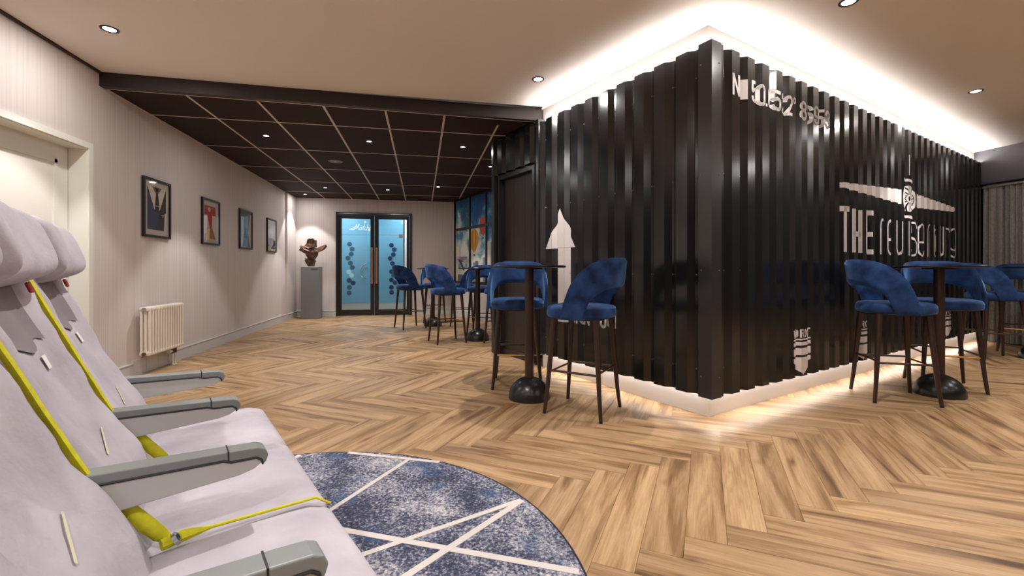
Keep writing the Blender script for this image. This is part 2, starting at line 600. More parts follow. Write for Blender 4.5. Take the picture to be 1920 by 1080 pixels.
full_rect = [(-NL * PW / 2, -PW / 2), (NL * PW / 2, -PW / 2), (NL * PW / 2, PW / 2), (-NL * PW / 2, PW / 2)]
vf = plank_faces(full_rect)
for k in range(60):
    variants.append(plank_mesh(vf[0], vf[1], k))
sv, sf, suv = [], [], []
single = 0
for bi, (area, kind, c, poly, full) in enumerate(boards):
    ang = A2 if kind == 'V' else A2 - PI / 2
    ca, sa = math.cos(ang), math.sin(ang)
    loc2 = [((p[0] - c.x) * ca + (p[1] - c.y) * sa, -(p[0] - c.x) * sa + (p[1] - c.y) * ca) for p in poly]
    if single < 300 and area > 0:
        me = random.choice(variants) if full else plank_mesh(*plank_faces(loc2), random.randrange(60))
        o = bpy.data.objects.new('plank', me)
        COL.objects.link(o)
        o.parent = floor
        o.location = (c.x, c.y, 0)
        o.rotation_euler = (0, 0, ang)
        single += 1
    else:
        v, f = plank_faces(loc2)
        o0 = len(sv)
        uo = random.uniform(0, 40)
        k = random.randrange(60)
        for x, y, z in v:
            sv.append((c.x + x * ca - y * sa, c.y + x * sa + y * ca, z))
            suv.append((x + uo, y + 10 * k))
        sf += [tuple(i + o0 for i in fc) for fc in f]
me = bpy.data.meshes.new('planks_beyond')
me.from_pydata(sv, [], sf)
uvl = me.uv_layers.new(name='UVMap')
for lp in me.loops:
    uvl.data[lp.index].uv = suv[lp.vertex_index]
me.materials.append(MAT['oak_plank'])
pb = bpy.data.objects.new('distant_planks', me)
COL.objects.link(pb)
pb.parent = floor
pb['kind'] = 'stuff'

# ------------------------------------------------------------------ walls and ceilings
wl = MB()
T = 0.25
DY0, DY1, DZ = 3.47, 4.465, 2.092        # white door opening
wl.box(XL - T, XL, YB, DY0, 0, ZC + .1).box(XL - T, XL, DY1, YF + T, 0, ZC + .1).box(XL - T, XL, DY0, DY1, DZ, ZC + .1)
struct(wl.build('wall_left', 'wallpaper'), 'pale pinkish grey wallpapered wall with framed posters')
FX0, FX1, FZ = -1.925, -0.225, 2.385     # glazed door opening in far wall
wf = MB()
wf.box(XL, FX0, YF, YF + .2, 0, ZC).box(FX1, 3.3, YF, YF + .2, 0, ZC).box(FX0, FX1, YF, YF + .2, FZ, ZC)
struct(wf.build('wall_far', 'wallpaper'), 'pale wallpapered far wall around the glazed double door')
struct(MB().box(XL - T, XR + T, YB - .2, YB, 0, ZC + .1).build('wall_back', 'dark_paint'), 'dark grey wall behind the viewer')
wr = MB().box(XR, XR + T, YB, 6.2, 0, ZC + .1)
struct(wr.build('wall_right', 'dark_paint'), 'dark grey painted wall above the grey curtain')
# pilaster in the far left corner
struct(MB().box(XL, XL + .035, 10.15, YF, 0, ZD).build('trim_1', 'wallpaper'), 'shallow wallpapered pilaster in the far left corner')

ceil = MB()
ceil.box(XL, XR, YB, YBEAM, ZC, ZC + .1).box(1.28, XR, YBEAM, 6.2, ZC, ZC + .1)
ceil_o = struct(ceil.build('ceiling', 'ceiling_white'), 'smooth warm white ceiling over the near part of the lounge')
struct(MB().box(XL, XL + .022, YB, YBEAM, ZC - .018, ZC).build('shadow_gap_strip', 'gap_dark'), 'thin dark strip drawn as the shadow gap between left wall and white ceiling')  # solid dark strip stands in for the shade of the ceiling gap
# beam / step between the ceilings
beam = MB().prism([(XL, 4.61), (1.292, 4.736), (1.292, 4.79), (XL, 4.68)], ZD - .005, ZC - .001).build('trim_3', 'beam_brown')
struct(beam, 'dark brown fascia stepping down to the tiled ceiling')

dc = MB()
dc.prism([(XL, 4.70), (1.24, 4.80), (1.24, YF), (XL, YF)], ZD + .022, ZC)
dc.prism([(1.24, 5.83), (3.2, 6.58), (3.2, YF), (1.24, YF)], ZD + .022, ZC)
dceil = struct(dc.build('ceiling_dark', 'gap_dark'), 'dark brown ceiling of square tiles in a pale metal grid')
GX = [XL, -2.163, -1.561, -0.964, -0.365, 0.238, 0.845, 1.445, 2.045]
GY = [4.70, 5.385, 6.56, 7.725, 8.875, 10.04, YF]
for i in range(len(GX) - 1):
    for j in range(len(GY) - 1):
        x0, x1, y0, y1 = GX[i], GX[i + 1], GY[j], GY[j + 1]
        if x0 > 0.8 and y0 < 6.5:
            if x0 > 1.4: continue
            x1 = min(x1, 1.235)
            if j == 0: y0 += .1
        elif j == 0:
            y0 += 0.016 * (i + 1)
        g = 0.007
        o = MB().box(x0 + g, x1 - g, y0 + g, y1 - g, ZD + .004, ZD + .02).build('ceiling_tile', 'tile_brown', dceil)
for i, x in enumerate(GX[1:8]):
    if x > 1.3:
        MB().box(x - .006, x + .006, 6.7, YF, ZD, ZD + .012).build('grid_bar', 'grid_metal', dceil)
    else:
        y0 = 4.70 + .02 * (i + 1) if x < .7 else 5.0
        MB().box(x - .011, x + .011, y0, YF, ZD, ZD + .012).build('grid_bar', 'grid_metal', dceil)
for y in GY[1:-1]:
    MB().box(XL + .012, 1.23 if y < 6.7 else 2.04, y - .009, y + .009, ZD + .001, ZD + .012).build('grid_bar', 'grid_metal', dceil)
MB().prism([(XL + .02, 4.682), (1.24, 4.795), (1.24, 4.82), (XL + .02, 4.707)], ZD, ZD + .012).build('grid_bar', 'grid_metal', dceil)
MB().box(XL, XL + .010, 4.7, YF, ZD - .002, ZD + .012).build('grid_bar', 'grid_metal', dceil)

# baseboards
def baseboard(name, segs, label):
    mb = MB()
    for (x0, y0, x1, y1, nx, ny) in segs:
        def q(off, z0, z1):
            mb.prism([(x0, y0), (x1, y1), (x1 + nx * off, y1 + ny * off), (x0 + nx * off, y0 + ny * off)], z0, z1)
        q(.016, 0, .112)
        q(.011, .112, .122)
        q(.02, .122, .132)
    return struct(mb.build(name, 'baseboard_paint'), label)
baseboard('baseboard_left', [(XL, DY1 + .055, XL, 5.06, 1, 0), (XL, 5.70, XL, 10.15, 1, 0), (XL + .035, 10.15, XL + .035, YF, 1, 0), (XL, YB, XL, DY0 - .055, 1, 0)],
          'light grey moulded baseboard along the left wall')
baseboard('baseboard_far', [(XL + .055, YF, FX0, YF, 0, -1), (FX1, YF, .64, YF, 0, -1)], 'light grey baseboard along the far wall')
bp_ = MB()
for (y0, y1) in ((5.065, 5.285), (5.29, 5.49), (5.495, 5.695)):
    bp_.box(XL, XL + .012, y0, y1, 0, .16)
struct(bp_.build('baseboard_panel', 'baseboard_paint'), 'plain grey base panels below the radiator')

# white panel door in the left wall
d1 = empty('door_1', (XL - .136, (DY0 + DY1) / 2, 0))
struct(d1, 'white panelled door set back in the left wall')
w2 = (DY1 - DY0) / 2 - .006
lf = MB()
lf.box(-.04, 0, -w2, w2, .006, DZ - .006)
lf.build('door_leaf', 'door_paint', d1)
for (z0, z1) in ((.16, .82), (.96, 1.96)):
    fr_ = MB()
    pw = w2 - .125
    for (a0, a1, b0, b1) in ((-pw, pw, z0, z0 + .03), (-pw, pw, z1 - .03, z1), (-pw, -pw + .03, z0, z1), (pw - .03, pw, z0, z1)):
        fr_.box(0.0, .012, a0, a1, b0, b1)
    pn = fr_.build('panel_moulding', 'door_paint', d1)
    MB().box(0.0, .006, -pw + .06, pw - .06, z0 + .06, z1 - .06).build('panel', 'paint_white', d1)
cs = MB()
x0, x1 = .136, .152
cs.box(x0, x1, w2 + .006, w2 + .056, 0, DZ + .05).box(x0, x1, -w2 - .056, -w2 - .006, 0, DZ + .05).box(x0, x1, -w2 - .006, w2 + .006, DZ, DZ + .05)
cs.build('door_casing', 'door_paint', d1)
rv = MB()
rv.box(0, .138, w2 + .004, w2 + .016, 0, DZ).box(0, .138, -w2 - .016, -w2 - .004, 0, DZ).box(0, .138, -w2 - .006, w2 + .006, DZ - .006, DZ + .004)
rv.build('door_lining', 'door_paint', d1)
dk = MB().tube([(0, -w2 + .07, 1.02), (.05, -w2 + .07, 1.02), (.055, -w2 + .18, 1.02)], .009, 8).build('door_handle', 'chrome', d1, True)
MB().box(-.12, -.05, -w2 - .01, w2 + .01, 0, DZ).build('door_back', 'gap_dark', d1)

# glazed double door in the far wall
d2 = empty('door_2', ((FX0 + FX1) / 2, YF, 0))
struct(d2, 'black framed glazed double door with copper pull handles')
hw = (FX1 - FX0) / 2 - .002
fr_ = MB()
fr_.box(-hw, -hw + .045, -.03, .12, 0, FZ).box(hw - .045, hw, -.03, .12, 0, FZ).box(-hw + .045, hw - .045, -.03, .12, FZ - .05, FZ - .002)
fr_.build('door_frame', 'black_metal', d2)
MB().box(-hw + .06, hw - .06, -.036, -.03, FZ - .03, FZ - .02).build('closer_rail', 'chrome', d2)
for s in (-1, 1):
    a, bb = sorted((s * .004, s * (hw - .048)))
    ia, ib = (a + .085, bb - .078) if s < 0 else (a + .078, bb - .085)
    ia, ib = (a + .072, bb - .088) if s < 0 else (a + .088, bb - .072)
    lf = MB()
    lf.box(a, ia, 0, .05, .012, FZ - .055).box(ib, bb, 0, .05, .012, FZ - .055).box(ia, ib, 0, .05, .012, .14).box(ia, ib, 0, .05, 2.245, FZ - .055)
    leaf = lf.build('door_leaf', 'black_metal', d2)
    MB().box(ia, ib, .022, .028, .14, 2.245).build('glass_pane', 'clear_glass', leaf)
    hx = s * .05
    hb = MB().rbox(hx - .022, hx + .022, -.075, -.045, .74, 1.58, .008, 2)
    hdl = hb.build('pull_handle', 'copper_wood', leaf, True)
    MB().tube([(hx, 0, .85), (hx, -.05, .85)], .008, 8).tube([(hx, 0, 1.47), (hx, -.05, 1.47)], .008, 8).build('handle_mount', 'black_metal', leaf, True)

# vestibule beyond the glazed door
struct(MB().box(-2.6, .5, YF + .2, 15.2, -.02, -.001).build('floor_vestibule', 'grey_floor'), 'light grey floor of the vestibule beyond the glazed door')
vw = MB()
vw.box(-2.7, -2.6, YF + .2, 15.2, 0, 2.8).box(.5, .6, YF + .2, 15.2, 0, 2.8).box(-2.7, .6, 15.2, 15.3, 0, 2.8)
struct(vw.build('wall_vestibule', 'paint_white'), 'white walls of the vestibule beyond the glazed door')
struct(MB().box(-2.7, .6, YF + .2, 15.3, 2.7, 2.8).build('ceiling_vestibule', 'paint_white'), 'white ceiling of the vestibule beyond the glazed door')
gs = empty('glass_partition', (-1.1, 12.15, 0))
tag(gs, 'frosted light blue glass doors with dark dots behind the black double door', 'glass door')
YG = 0.0
gp = []
for (x0, x1) in ((-1.40, -.115), (-.105, .625)):
    gp.append(MB().box(x0, x1, -.006, .006, .20, 1.965).build('glass_leaf', 'frosted_blue', gs))
    MB().box(x0, x1, -.006, .006, 1.975, 2.66).build('transom_pane', 'frosted_upper', gs)
MB().box(.632, .656, -.02, .02, 0.01, 2.66).build('post', 'black_metal', gs)
MB().box(.664, 1.1, -.006, .006, .10, 2.66).build('side_pane', 'film_white', gs)
for (x, z) in ((-1.09, 1.985), (.56, 1.96), (-.14, .24), (-1.02, .24)):
    MB().box(x - .05, x + .05, -.018, .018, z - .04, z + .04).build('hinge_clip', 'chrome', gs)
def far_pt(px, py, Y):          # a pixel to a point on the plane Y
    v = FWD + (px - 960) / 840 * RGT
    t = Y / v.y
    return (t * v.x, CAM_H + (507 - py) / 840 * t)
def disc(n=20):
    return [(math.cos(2 * PI * k / n), math.sin(2 * PI * k / n)) for k in range(n)]
dots = [(260, 366, 't'), (283, 409, 't'), (275, 453, 't'), (246, 488, 't'), (268, 532, 't'), (285, 570, 't'), (255, 610, 'p'), (278, 640, 'p'),
        (257, 684, 'n'), (292, 707, 'n'), (258, 746, 't'), (257, 794, 't'), (629, 375, 'n'), (654, 414, 'n'), (646, 457, 'n'), (618, 491, 'n'),
        (638, 535, 'n'), (629, 607, 'n'), (648, 640, 't'), (629, 681, 'n'), (661, 704, 'n'), (629, 745, 'n'), (631, 789, 'n')]
for (cx_, cy_, k) in dots:
    x, z = far_pt(600 + cx_ * .213, 380 + cy_ * .213, 12.15)
    rad = .061
    o = MB().add([(x + 1.1 + rad * c, -.0085, z + rad * s) for c, s in disc()] + [(x + 1.1 + rad * c, -.0062, z + rad * s) for c, s in disc()],
                 [tuple(range(20)), tuple(range(39, 19, -1))] + [(i, (i + 1) % 20, 20 + (i + 1) % 20, 20 + i) for i in range(20)])
    o.build('dot', {'t': 'teal_dot', 'p': 'pale_dot', 'n': 'navy_dot'}[k], gs)
hp = [(.0, 0)]
x, z = far_pt(600 + 418 * .213, 380 + 605 * .213, 12.15)
MB().tube([(x + 1.1 + .17 * math.cos(t), -.05, z + .2 * math.sin(t)) for t in [R(100 + 16 * i) for i in range(11)]], .012, 8).build('ring_handle', 'chrome', gs, True)

# ------------------------------------------------------------------ stroke lettering
def arcp(cx, cy, rx, ry, a0, a1, n=8):
    return [(cx + rx * math.cos(R(a0 + (a1 - a0) * i / n)), cy + ry * math.sin(R(a0 + (a1 - a0) * i / n))) for i in range(n + 1)]
G = {
    'T': [[(0, 1), (1, 1)], [(.5, 1), (.5, 0)]],
    'H': [[(0, 0), (0, 1)], [(1, 0), (1, 1)], [(0, .42), (1, .42)]],
    'E': [[(1, 1), (0, 1), (0, 0), (1, 0)], [(0, .45), (.9, .45)]],
    'N': [[(0, 0), (0, 1)], [(0, 1), (1, 0)], [(1, 0), (1, 1)]],
    'I': [[(.5, 0), (.5, 1)]],
    'W': [[(0, 1), (.25, 0), (.5, .9), (.75, 0), (1, 1)]],
    'O': [arcp(.5, .8, .5, .2, 0, 180) + arcp(.5, .2, .5, .2, 180, 360) + [(1, .8)]],
    'U': [[(0, 1)] + arcp(.5, .2, .5, .2, 180, 360) + [(1, 1)]],
    'R': [[(0, 0), (0, 1)] + arcp(.6, .77, .4, .23, 90, -90) + [(0, .54)], [(.5, .54), (1, 0)]],
    'K': [[(0, 0), (0, 1)], [(1, 1), (.05, .48)], [(.3, .6), (1, 0)]],
    'S': [[(1, .78)] + arcp(.5, .78, .5, .22, 0, 180) + [(0, .68), (1, .34)] + arcp(.5, .22, .5, .22, 0, -180)],
    'G': [[(1, .8)] + arcp(.5, .8, .5, .2, 0, 180) + arcp(.5, .2, .5, .2, 180, 360) + [(1, .5), (.55, .5)]],
    'Y': [[(0, 1), (.5, .5), (1, 1)], [(.5, .5), (.5, 0)]],
    '0': [arcp(.5, .8, .5, .2, 0, 180) + arcp(.5, .2, .5, .2, 180, 360) + [(1, .8)]],
    '5': [[(1, 1), (0, 1), (0, .56)] + arcp(.5, .45, .5, .16, 150, 0, 5) + arcp(.5, .2, .5, .2, 0, -180)],
    '2': [[(0, .75)] + arcp(.5, .78, .5, .22, 180, 0) + [(1, .66), (0, 0), (1, 0)]],
    '8': [arcp(.5, .76, .46, .24, 0, 360, 14), arcp(.5, .26, .5, .26, 0, 360, 14)],
    '6': [[(1, .8)] + arcp(.5, .8, .5, .2, 0, 180) + arcp(.5, .2, .5, .2, 180, 360) + arcp(.5, .42, .5, .16, 0, 180)],
    '9': [[(0, .2)] + arcp(.5, .2, .5, .2, 180, 360) + [(1, .8)] + arcp(.5, .8, .5, .2, 0, 180) + arcp(.5, .58, .5, .16, 180, 360)],
    '3': [[(0, .8)] + arcp(.5, .8, .5, .2, 180, 0) + [(1, .66), (.6, .53), (1, .42)] + arcp(.5, .2, .5, .2, 0, -180)],
    '.': [[(.5, 0), (.5, .06)]],
    'o': [arcp(.5, .85, .45, .14, 0, 360, 12)],
    'r_': [[(0, 0), (0, .78)] + arcp(.5, .78, .5, .2, 180, 20)],
    'e_': [[(0, .42), (1, .42), (1, .78)] + arcp(.5, .78, .5, .2, 0, 180) + arcp(.5, .2, .5, .2, 180, 340)],
    'u_': [[(0, 1)] + arcp(.5, .2, .5, .2, 180, 360) + [(1, 1)]],
    's_': [arcp(.5, .8, .5, .2, 10, 180) + [(0, .7), (1, .36)] + arcp(.5, .2, .5, .2, 0, -170)],
    'n_': [[(0, 0), (0, .8)] + arcp(.5, .8, .5, .2, 180, 0) + [(1, 0)]],
    'b_': [[(0, 1), (0, .2)] + arcp(.5, .2, .5, .2, 180, 360) + [(1, .68)] + arcp(.5, .68, .5, .2, 0, 180)],
    'g_': [arcp(.5, .8, .5, .2, 0, 180) + arcp(.5, .42, .5, .18, 180, 360) + [(1, .8)], [(1, .6)] + arcp(.5, .18, .5, .18, 0, -170)],
    'i_': [[(.5, 0), (.5, 1)]],
}

def strokes(lines, th):
    """convex polygons covering polylines of thickness th"""
    out = []
    for ln in lines:
        for i in range(len(ln) - 1):
            p, q = Vector(ln[i]), Vector(ln[i + 1])
            d = q - p
            if d.length < 1e-6: continue
            d.normalize()
            nrm = Vector((-d.y, d.x)) * th / 2
            e = d * th * (.5 if i in (0,) else .25)
            e2 = d * th * (.5 if i == len(ln) - 2 else .25)
            e = d * th * .28
            out.append([tuple(p - e + nrm), tuple(p - e - nrm), tuple(q + e - nrm), tuple(q + e + nrm)])
    return out

def glyph(ch, x0, x1, z0, z1, th, flip=False):
    lines = []
    w, h = x1 - x0 - th, z1 - z0 - th
    for ln in G[ch]:
        lines.append([((x0 + th / 2 + p[0] * w) if not flip else (x1 - th / 2 - p[0] * w), z0 + th / 2 + p[1] * h) for p in ln])
    return strokes(lines, th)

# faint script on the blue glass
sc = []
for i, (x0, w, h, ln) in enumerate([(0, .11, .16, [[(0, .05), (.25, 1), (.5, .2), (.8, 1), (1, 0)]]), (.13, .06, .08, [arcp(.4, .45, .4, .45, 0, 360, 10), [(.9, 1), (.9, .1), (1.1, 0)]]),
                                    (.205, .03, .15, [[(.5, 1), (.3, .1), (1, 0)], [(-.2, .6), (1.2, .65)]]), (.25, .05, .08, [arcp(.5, .5, .5, .5, 40, 320, 8)]),
                                    (.31, .05, .15, [[(0, 1), (0, 0)], [(0, .3), (.5, .55), (1, .4), (1, 0)]]), (.38, .05, .15, [[(0, 1), (0, 0), (.7, .05), (1, .3), (.6, .5), (0, .4)]]),
                                    (-.12, .13, .07, [[(1, 1), (0, .1), (.9, .05), (1.2, .6)]])]):
    sc += strokes([[(x0 + p[0] * w + .25 * p[1] * h, p[1] * h) for p in q] for q in ln], .011)
x, z = far_pt(600 + 300 * .213, 380 + 240 * .213, 12.15)
ms_ = MB()
for q in sc:
    ms_.add([(x + 1.1 + p[0], -.0075, z + p[1]) for p in q], [tuple(range(len(q)))])
ms_.build('script_lettering', 'film_white', gs, fixn=False)

# ------------------------------------------------------------------ the corrugated container
con = empty('container_booth', (CX, CY, 0), CA)
tag(con, 'black corrugated steel container room with white lettering and glowing white edges', 'container')
LR, LL, LT = 6.68, 1.995, 3.0
k_ = .384
def rx(y): return LR + k_ * y
MB().prism([(0, 0), (rx(0), 0), (rx(LL), LL), (0, LL)], .001, .30).build('plinth', 'plinth_white', con)
MB().prism([(.02, .02), (rx(.02), .02), (rx(LL), LL), (.02, LL)], .30, 2.50).build('core_wall', 'black_metal', con)
MB().prism([(0, 0), (rx(0), 0), (rx(LL), LL), (0, LL)], 2.50, ZC - .002).build('frieze', 'plinth_white', con)
MB().prism([(.07, LL + .002), (rx(LL), LL + .002), (rx(LT), LT), (.07, LT)], .001, ZD - .006).build('rear_core', 'panel_dark', con)

ZS0, ZS1 = .160, 2.643
def profile(s0, s1, first_crest):
    """breakpoints (s, d) of the trapezoid profile between s0 and s1"""
    pts = []
    k0 = int(math.floor((s0 - first_crest) / PITCH)) - 1
    k1 = int(math.ceil((s1 - first_crest) / PITCH)) + 1
    for k in range(k0, k1 + 1):
        a = first_crest + k * PITCH
        pts += [(a - WEB, D_VAL), (a, D_CREST), (a + CREST, D_CREST), (a + CREST + WEB, D_VAL)]
    def at(s):
        for (p, q) in zip(pts, pts[1:]):
            if p[0] <= s <= q[0]:
                t = (s - p[0]) / (q[0] - p[0])
                return (s, p[1] + t * (q[1] - p[1]))
    return [at(s0)] + [p for p in pts if s0 < p[0] < s1] + [at(s1)]
FC_R, FC_L = 0.162, 0.117
def to_local(face, s, d):       # s along the face, d out of the face
    return (s, -d) if face == 'R' else (-d, s)
def sheet(face, s0, s1, z0, z1, name='corrugated_sheet', parent=con):
    pr = profile(s0, s1, FC_R if face == 'R' else FC_L)
    mb = MB()
    t = .0016
    front = [to_local(face, s, d) for s, d in pr]
    back = [to_local(face, s, d - t) for s, d in pr]
    n = len(pr)
    v = [(x, y, z) for z in (z0, z1) for x, y in front + back]
    f = []
    N2 = 2 * n
    for i in range(n - 1):
        f.append((i, i + 1, N2 + i + 1, N2 + i))
        f.append((n + i, N2 + n + i, N2 + n + i + 1, n + i + 1))
        f.append((N2 + i, N2 + i + 1, N2 + n + i + 1, N2 + n + i))
        f.append((i, n + i, n + i + 1, i + 1))
    f.append((0, N2, N2 + n, n))
    f.append((n - 1, 2 * n - 1, N2 + 2 * n - 1, N2 + n - 1))
    mb.add(v, f)
    return mb.build(name, 'sheet_steel', parent)
screw_me = MB().lathe([(.0065, 0), (.0065, .0015), (.0045, .004), (.002, .005)], 6).mesh('screw', 'screw_steel')
def screw(face, s, d, z, parent):
    o = bpy.data.objects.new('screw', screw_me)
    COL.objects.link(o)
    o.parent = parent
    x, y = to_local(face, s, d)
    o.location = (x, y, z)
    o.rotation_euler = (R(90), 0, 0) if face == 'R' else (R(90), 0, R(-90))
s = -.04
while s < LR + .05:
    e = min(s + 5 * PITCH, LR - .035) if s > 0 else FC_R - WEB - .008 + 5 * PITCH
    if e - s < .1: break
    sh = sheet('R', s, e, ZS0, ZS1)
    k = int((s - FC_R) / PITCH)
    for kk in range(k, k + 7):
        sv_ = FC_R + kk * PITCH + CREST + WEB + (PITCH - CREST - 2 * WEB) * .8
        if s < sv_ < e:
            for z in (2.45, 1.75, 1.05, .35): screw('R', sv_, D_VAL, z, sh)
    s = e
segs = [(-.04, FC_L + 5 * PITCH - .05), (FC_L + 5 * PITCH - .05, 1.945)]
for (s0, s1) in segs:
    sh = sheet('L', s0, s1, ZS0, ZS1)
    for kk in range(-1, 10):
        sv_ = FC_L + kk * PITCH - WEB - .009
        if s0 < sv_ < s1:
            for z in (2.44, 1.72, 1.02, .34): screw('L', sv_, D_VAL, z, sh)
# corner flashing
c0, c1 = D_CREST + .001, D_CREST + .004
ct = MB().prism([(-c1, -c1), (.028, -c1), (.028, -c0), (-c0, -c0), (-c0, .022), (-c1, .022)], ZS0 - .004, ZS1 + .006).build('corner_trim', 'trim_steel', con)
for z in (2.5, 1.72, 1.05, .3):
    screw('R', .0, c1, z, ct)
    screw('L', .0, c1, z, ct)
MB().box(-.092, -.0, 1.95, 1.995, .14, ZD - .012).build('edge_post', 'trim_steel', con)
# darker bay with a flush door, under the tiled ceiling
sheet('L', 2.02, 2.94, 2.24, ZD - .012, 'lintel_sheet')
MB().box(-.07, .068, 2.93, 3.0, .01, ZD - .012).build('edge_post', 'trim_steel', con)
jb = MB().box(-.035, .068, 2.105, 2.15, .02, 2.24).box(-.035, .068, 2.86, 2.905, .02, 2.24).box(-.035, .068, 2.15, 2.86, 2.18, 2.24)
jb.build('door_jamb', 'trim_steel', con)
fl = empty('flush_door')
fl.parent = con
for i in range(3):
    y0 = 2.155 + i * .234
    MB().box(.03, .068, y0, y0 + .23, .02, 2.175).build('door_board', 'panel_dark', fl)
MB().box(.01, .068, 2.0, 2.93, .001, .075).build('threshold', 'panel_dark', con)
# hidden LED strips that wash the plinth and the frieze
MB().box(.0, LR - .03, -.022, -.006, ZS1 - .030, ZS1 - .020).build('led_strip', 'led_glow', con)
MB().box(-.022, -.006, -.02, LL - .06, ZS1 - .030, ZS1 - .020).build('led_strip', 'led_glow', con)
MB().box(.0, LR - .03, -.022, -.006, ZS0 + .05, ZS0 + .06).build('led_strip', 'led_glow_low', con)
MB().box(-.022, -.006, -.02, LL - .06, ZS0 + .05, ZS0 + .06).build('led_strip', 'led_glow_low', con)

def decal(face, polys, name, parent, mat='decal_white'):
    fc = FC_R if face == 'R' else FC_L
    smin = min(p[0] for q in polys for p in q) - .01
    smax = max(p[0] for q in polys for p in q) + .01
    pr = profile(smin, smax, fc)
    mb = MB()
    off = .0022
    for q in polys:
        for (a, bb) in zip(pr, pr[1:]):
            cpoly = clip_poly(clip_poly(q, 1, 0, bb[0]), -1, 0, -a[0])
            if len(cpoly) < 3: continue
            ds, dd = bb[0] - a[0], bb[1] - a[1]
            L = math.hypot(ds, dd)
            ns, nd = -dd / L, ds / L
            v = []
            for (s_, z_) in cpoly:
                t = (s_ - a[0]) / ds
                x, y = to_local(face, s_ + ns * off, a[1] + t * dd + nd * off)
                v.append((x, y, z_))
            mb.add(v, [tuple(range(len(v)))])
    return mb.build(name, mat, parent, fixn=False)

# coordinate lettering high on the right-hand face
ln = empty('coordinate_lettering')
ln.parent = con
z0, z1 = 2.315, 2.48
for ch, a, bb, th in [('N', .166, .260, .024), ('I', .322, .366, .040), ('5', .412, .505, .026), ('0', .525, .603, .026), ('.', .606, .634, .024), ('0', .643, .715, .024), ('2', .845, .92, .024),
                      ('5', .728, .835, .028), ('2', .930, 1.018, .026), ('o', 1.025, 1.07, .012), ('8', 1.155, 1.25, .026), ('6', 1.268, 1.372, .026),
                      ('9', 1.383, 1.470, .025), ('5', 1.484, 1.578, .025), ('3', 1.588, 1.672, .025)]:
    decal('R', glyph(ch, a, bb, z0, z1, th), 'character', ln)
# winged turbine emblem with the name below
lg = empty('winged_emblem')
lg.parent = con
decal('R', [[(1.90, 1.872), (1.90, 1.828), (3.385, 1.785), (3.385, 1.945)]], 'wing', lg)
decal('R', [[(3.845, 1.937), (3.845, 1.778), (5.20, 1.826), (5.25, 1.84), (5.255, 1.87), (5.22, 1.888)]], 'wing', lg)
tc_, tz = 3.62, 1.862
def ringp(rx0, rz0, rx1, rz1, a0, a1, n=12):
    out = []
    for i in range(n):
        t0, t1 = R(a0 + (a1 - a0) * i / n), R(a0 + (a1 - a0) * (i + 1) / n)
        out.append([(tc_ + rx0 * math.cos(t0), tz + rz0 * math.sin(t0)), (tc_ + rx1 * math.cos(t0), tz + rz1 * math.sin(t0)),
                    (tc_ + rx1 * math.cos(t1), tz + rz1 * math.sin(t1)), (tc_ + rx0 * math.cos(t1), tz + rz0 * math.sin(t1))])
    return out
decal('R', ringp(.165, .155, .195, .178, 112, 248), 'turbine_ring', lg)
decal('R', ringp(.165, .155, .195, .178, -66, 66), 'turbine_ring', lg)
decal('R', ringp(.03, .03, .05, .048, 0, 360, 16), 'turbine_hub', lg)
bl = []
for i in range(16):
    t = 2 * PI * i / 16
    pts = []
    for q in range(4):
        rad = .055 + .105 * q / 3
        tt = t + .30 * (q / 3) ** 1.5
        wd = .10 + .05 * q / 3
        pts.append(((tc_ + rad * math.cos(tt - wd), tz + rad * .94 * math.sin(tt - wd)), (tc_ + rad * math.cos(tt + wd), tz + rad * .94 * math.sin(tt + wd))))
    for p, q in zip(pts, pts[1:]):
        bl.append([p[0], p[1], q[1], q[0]])
decal('R', bl, 'turbine_blades', lg)
decal('R', [[(3.47, 2.055), (3.47, 2.085), (3.77, 2.085), (3.77, 2.055)]], 'cap_bar', lg)
decal('R', [[(3.47, 1.64), (3.47, 1.672), (3.77, 1.672), (3.77, 1.64)]], 'cap_bar', lg)
decal('R', [[(3.608, 2.13), (3.608, 2.36), (3.632, 2.36), (3.632, 2.13)]], 'tail_line', lg)
nm_ = empty('name_lettering')
nm_.parent = con
for ch, a, bb, th in [('T', 1.90, 2.09, .05), ('H', 2.165, 2.375, .05), ('E', 2.455, 2.64, .05), ('r_', 2.80, 2.93, .026), ('e_', 2.985, 3.155, .028), ('u_', 3.235, 3.425, .027),
                      ('i_', 3.597, 3.622, .022), ('s_', 3.675, 3.86, .022), ('e_', 3.955, 4.10, .02), ('n_', 4.21, 4.37, .02), ('b_', 4.43, 4.575, .02),
                      ('u_', 4.65, 4.81, .02), ('r_', 4.885, 5.045, .02), ('g_', 5.15, 5.29, .02)]:
    hi = 1.655 if ch in 'THE' else (1.60 if a < 3.5 else 1.612)
    decal('R', glyph(ch, a, bb, 1.212, hi, th), 'character', nm_)
# the three pencil-like pointers near the floor
for (c, sc_) in ((1.195, 1.0), (2.39, 1.0), (4.945, 1.0)):
    pe = empty('pointer_graphic')
    pe.parent = con
    a, bb = c - .16, c + .16
    w = .062
    for i, ch in enumerate('WORK'):
        decal('R', glyph(ch, a + i * w, a + i * w + .052, .482, .555, .013), 'character', pe)
    for i, ch in enumerate('IT'):
        decal('R', glyph(ch, a + .245 + i * .03, a + .245 + i * .03 + (.02 if ch == 'I' else .045), .482, .555, .013), 'character', pe)
    for (q0, q1) in ((.462, .474), (.418, .447), (.338, .396)):
        decal('R', [[(a, q0), (a, q1), (bb, q1), (bb, q0)]], 'band', pe)
    decal('R', [[(a, .318), (bb, .318), (bb, .285), (c, .172), (a, .285)]], 'tip', pe)
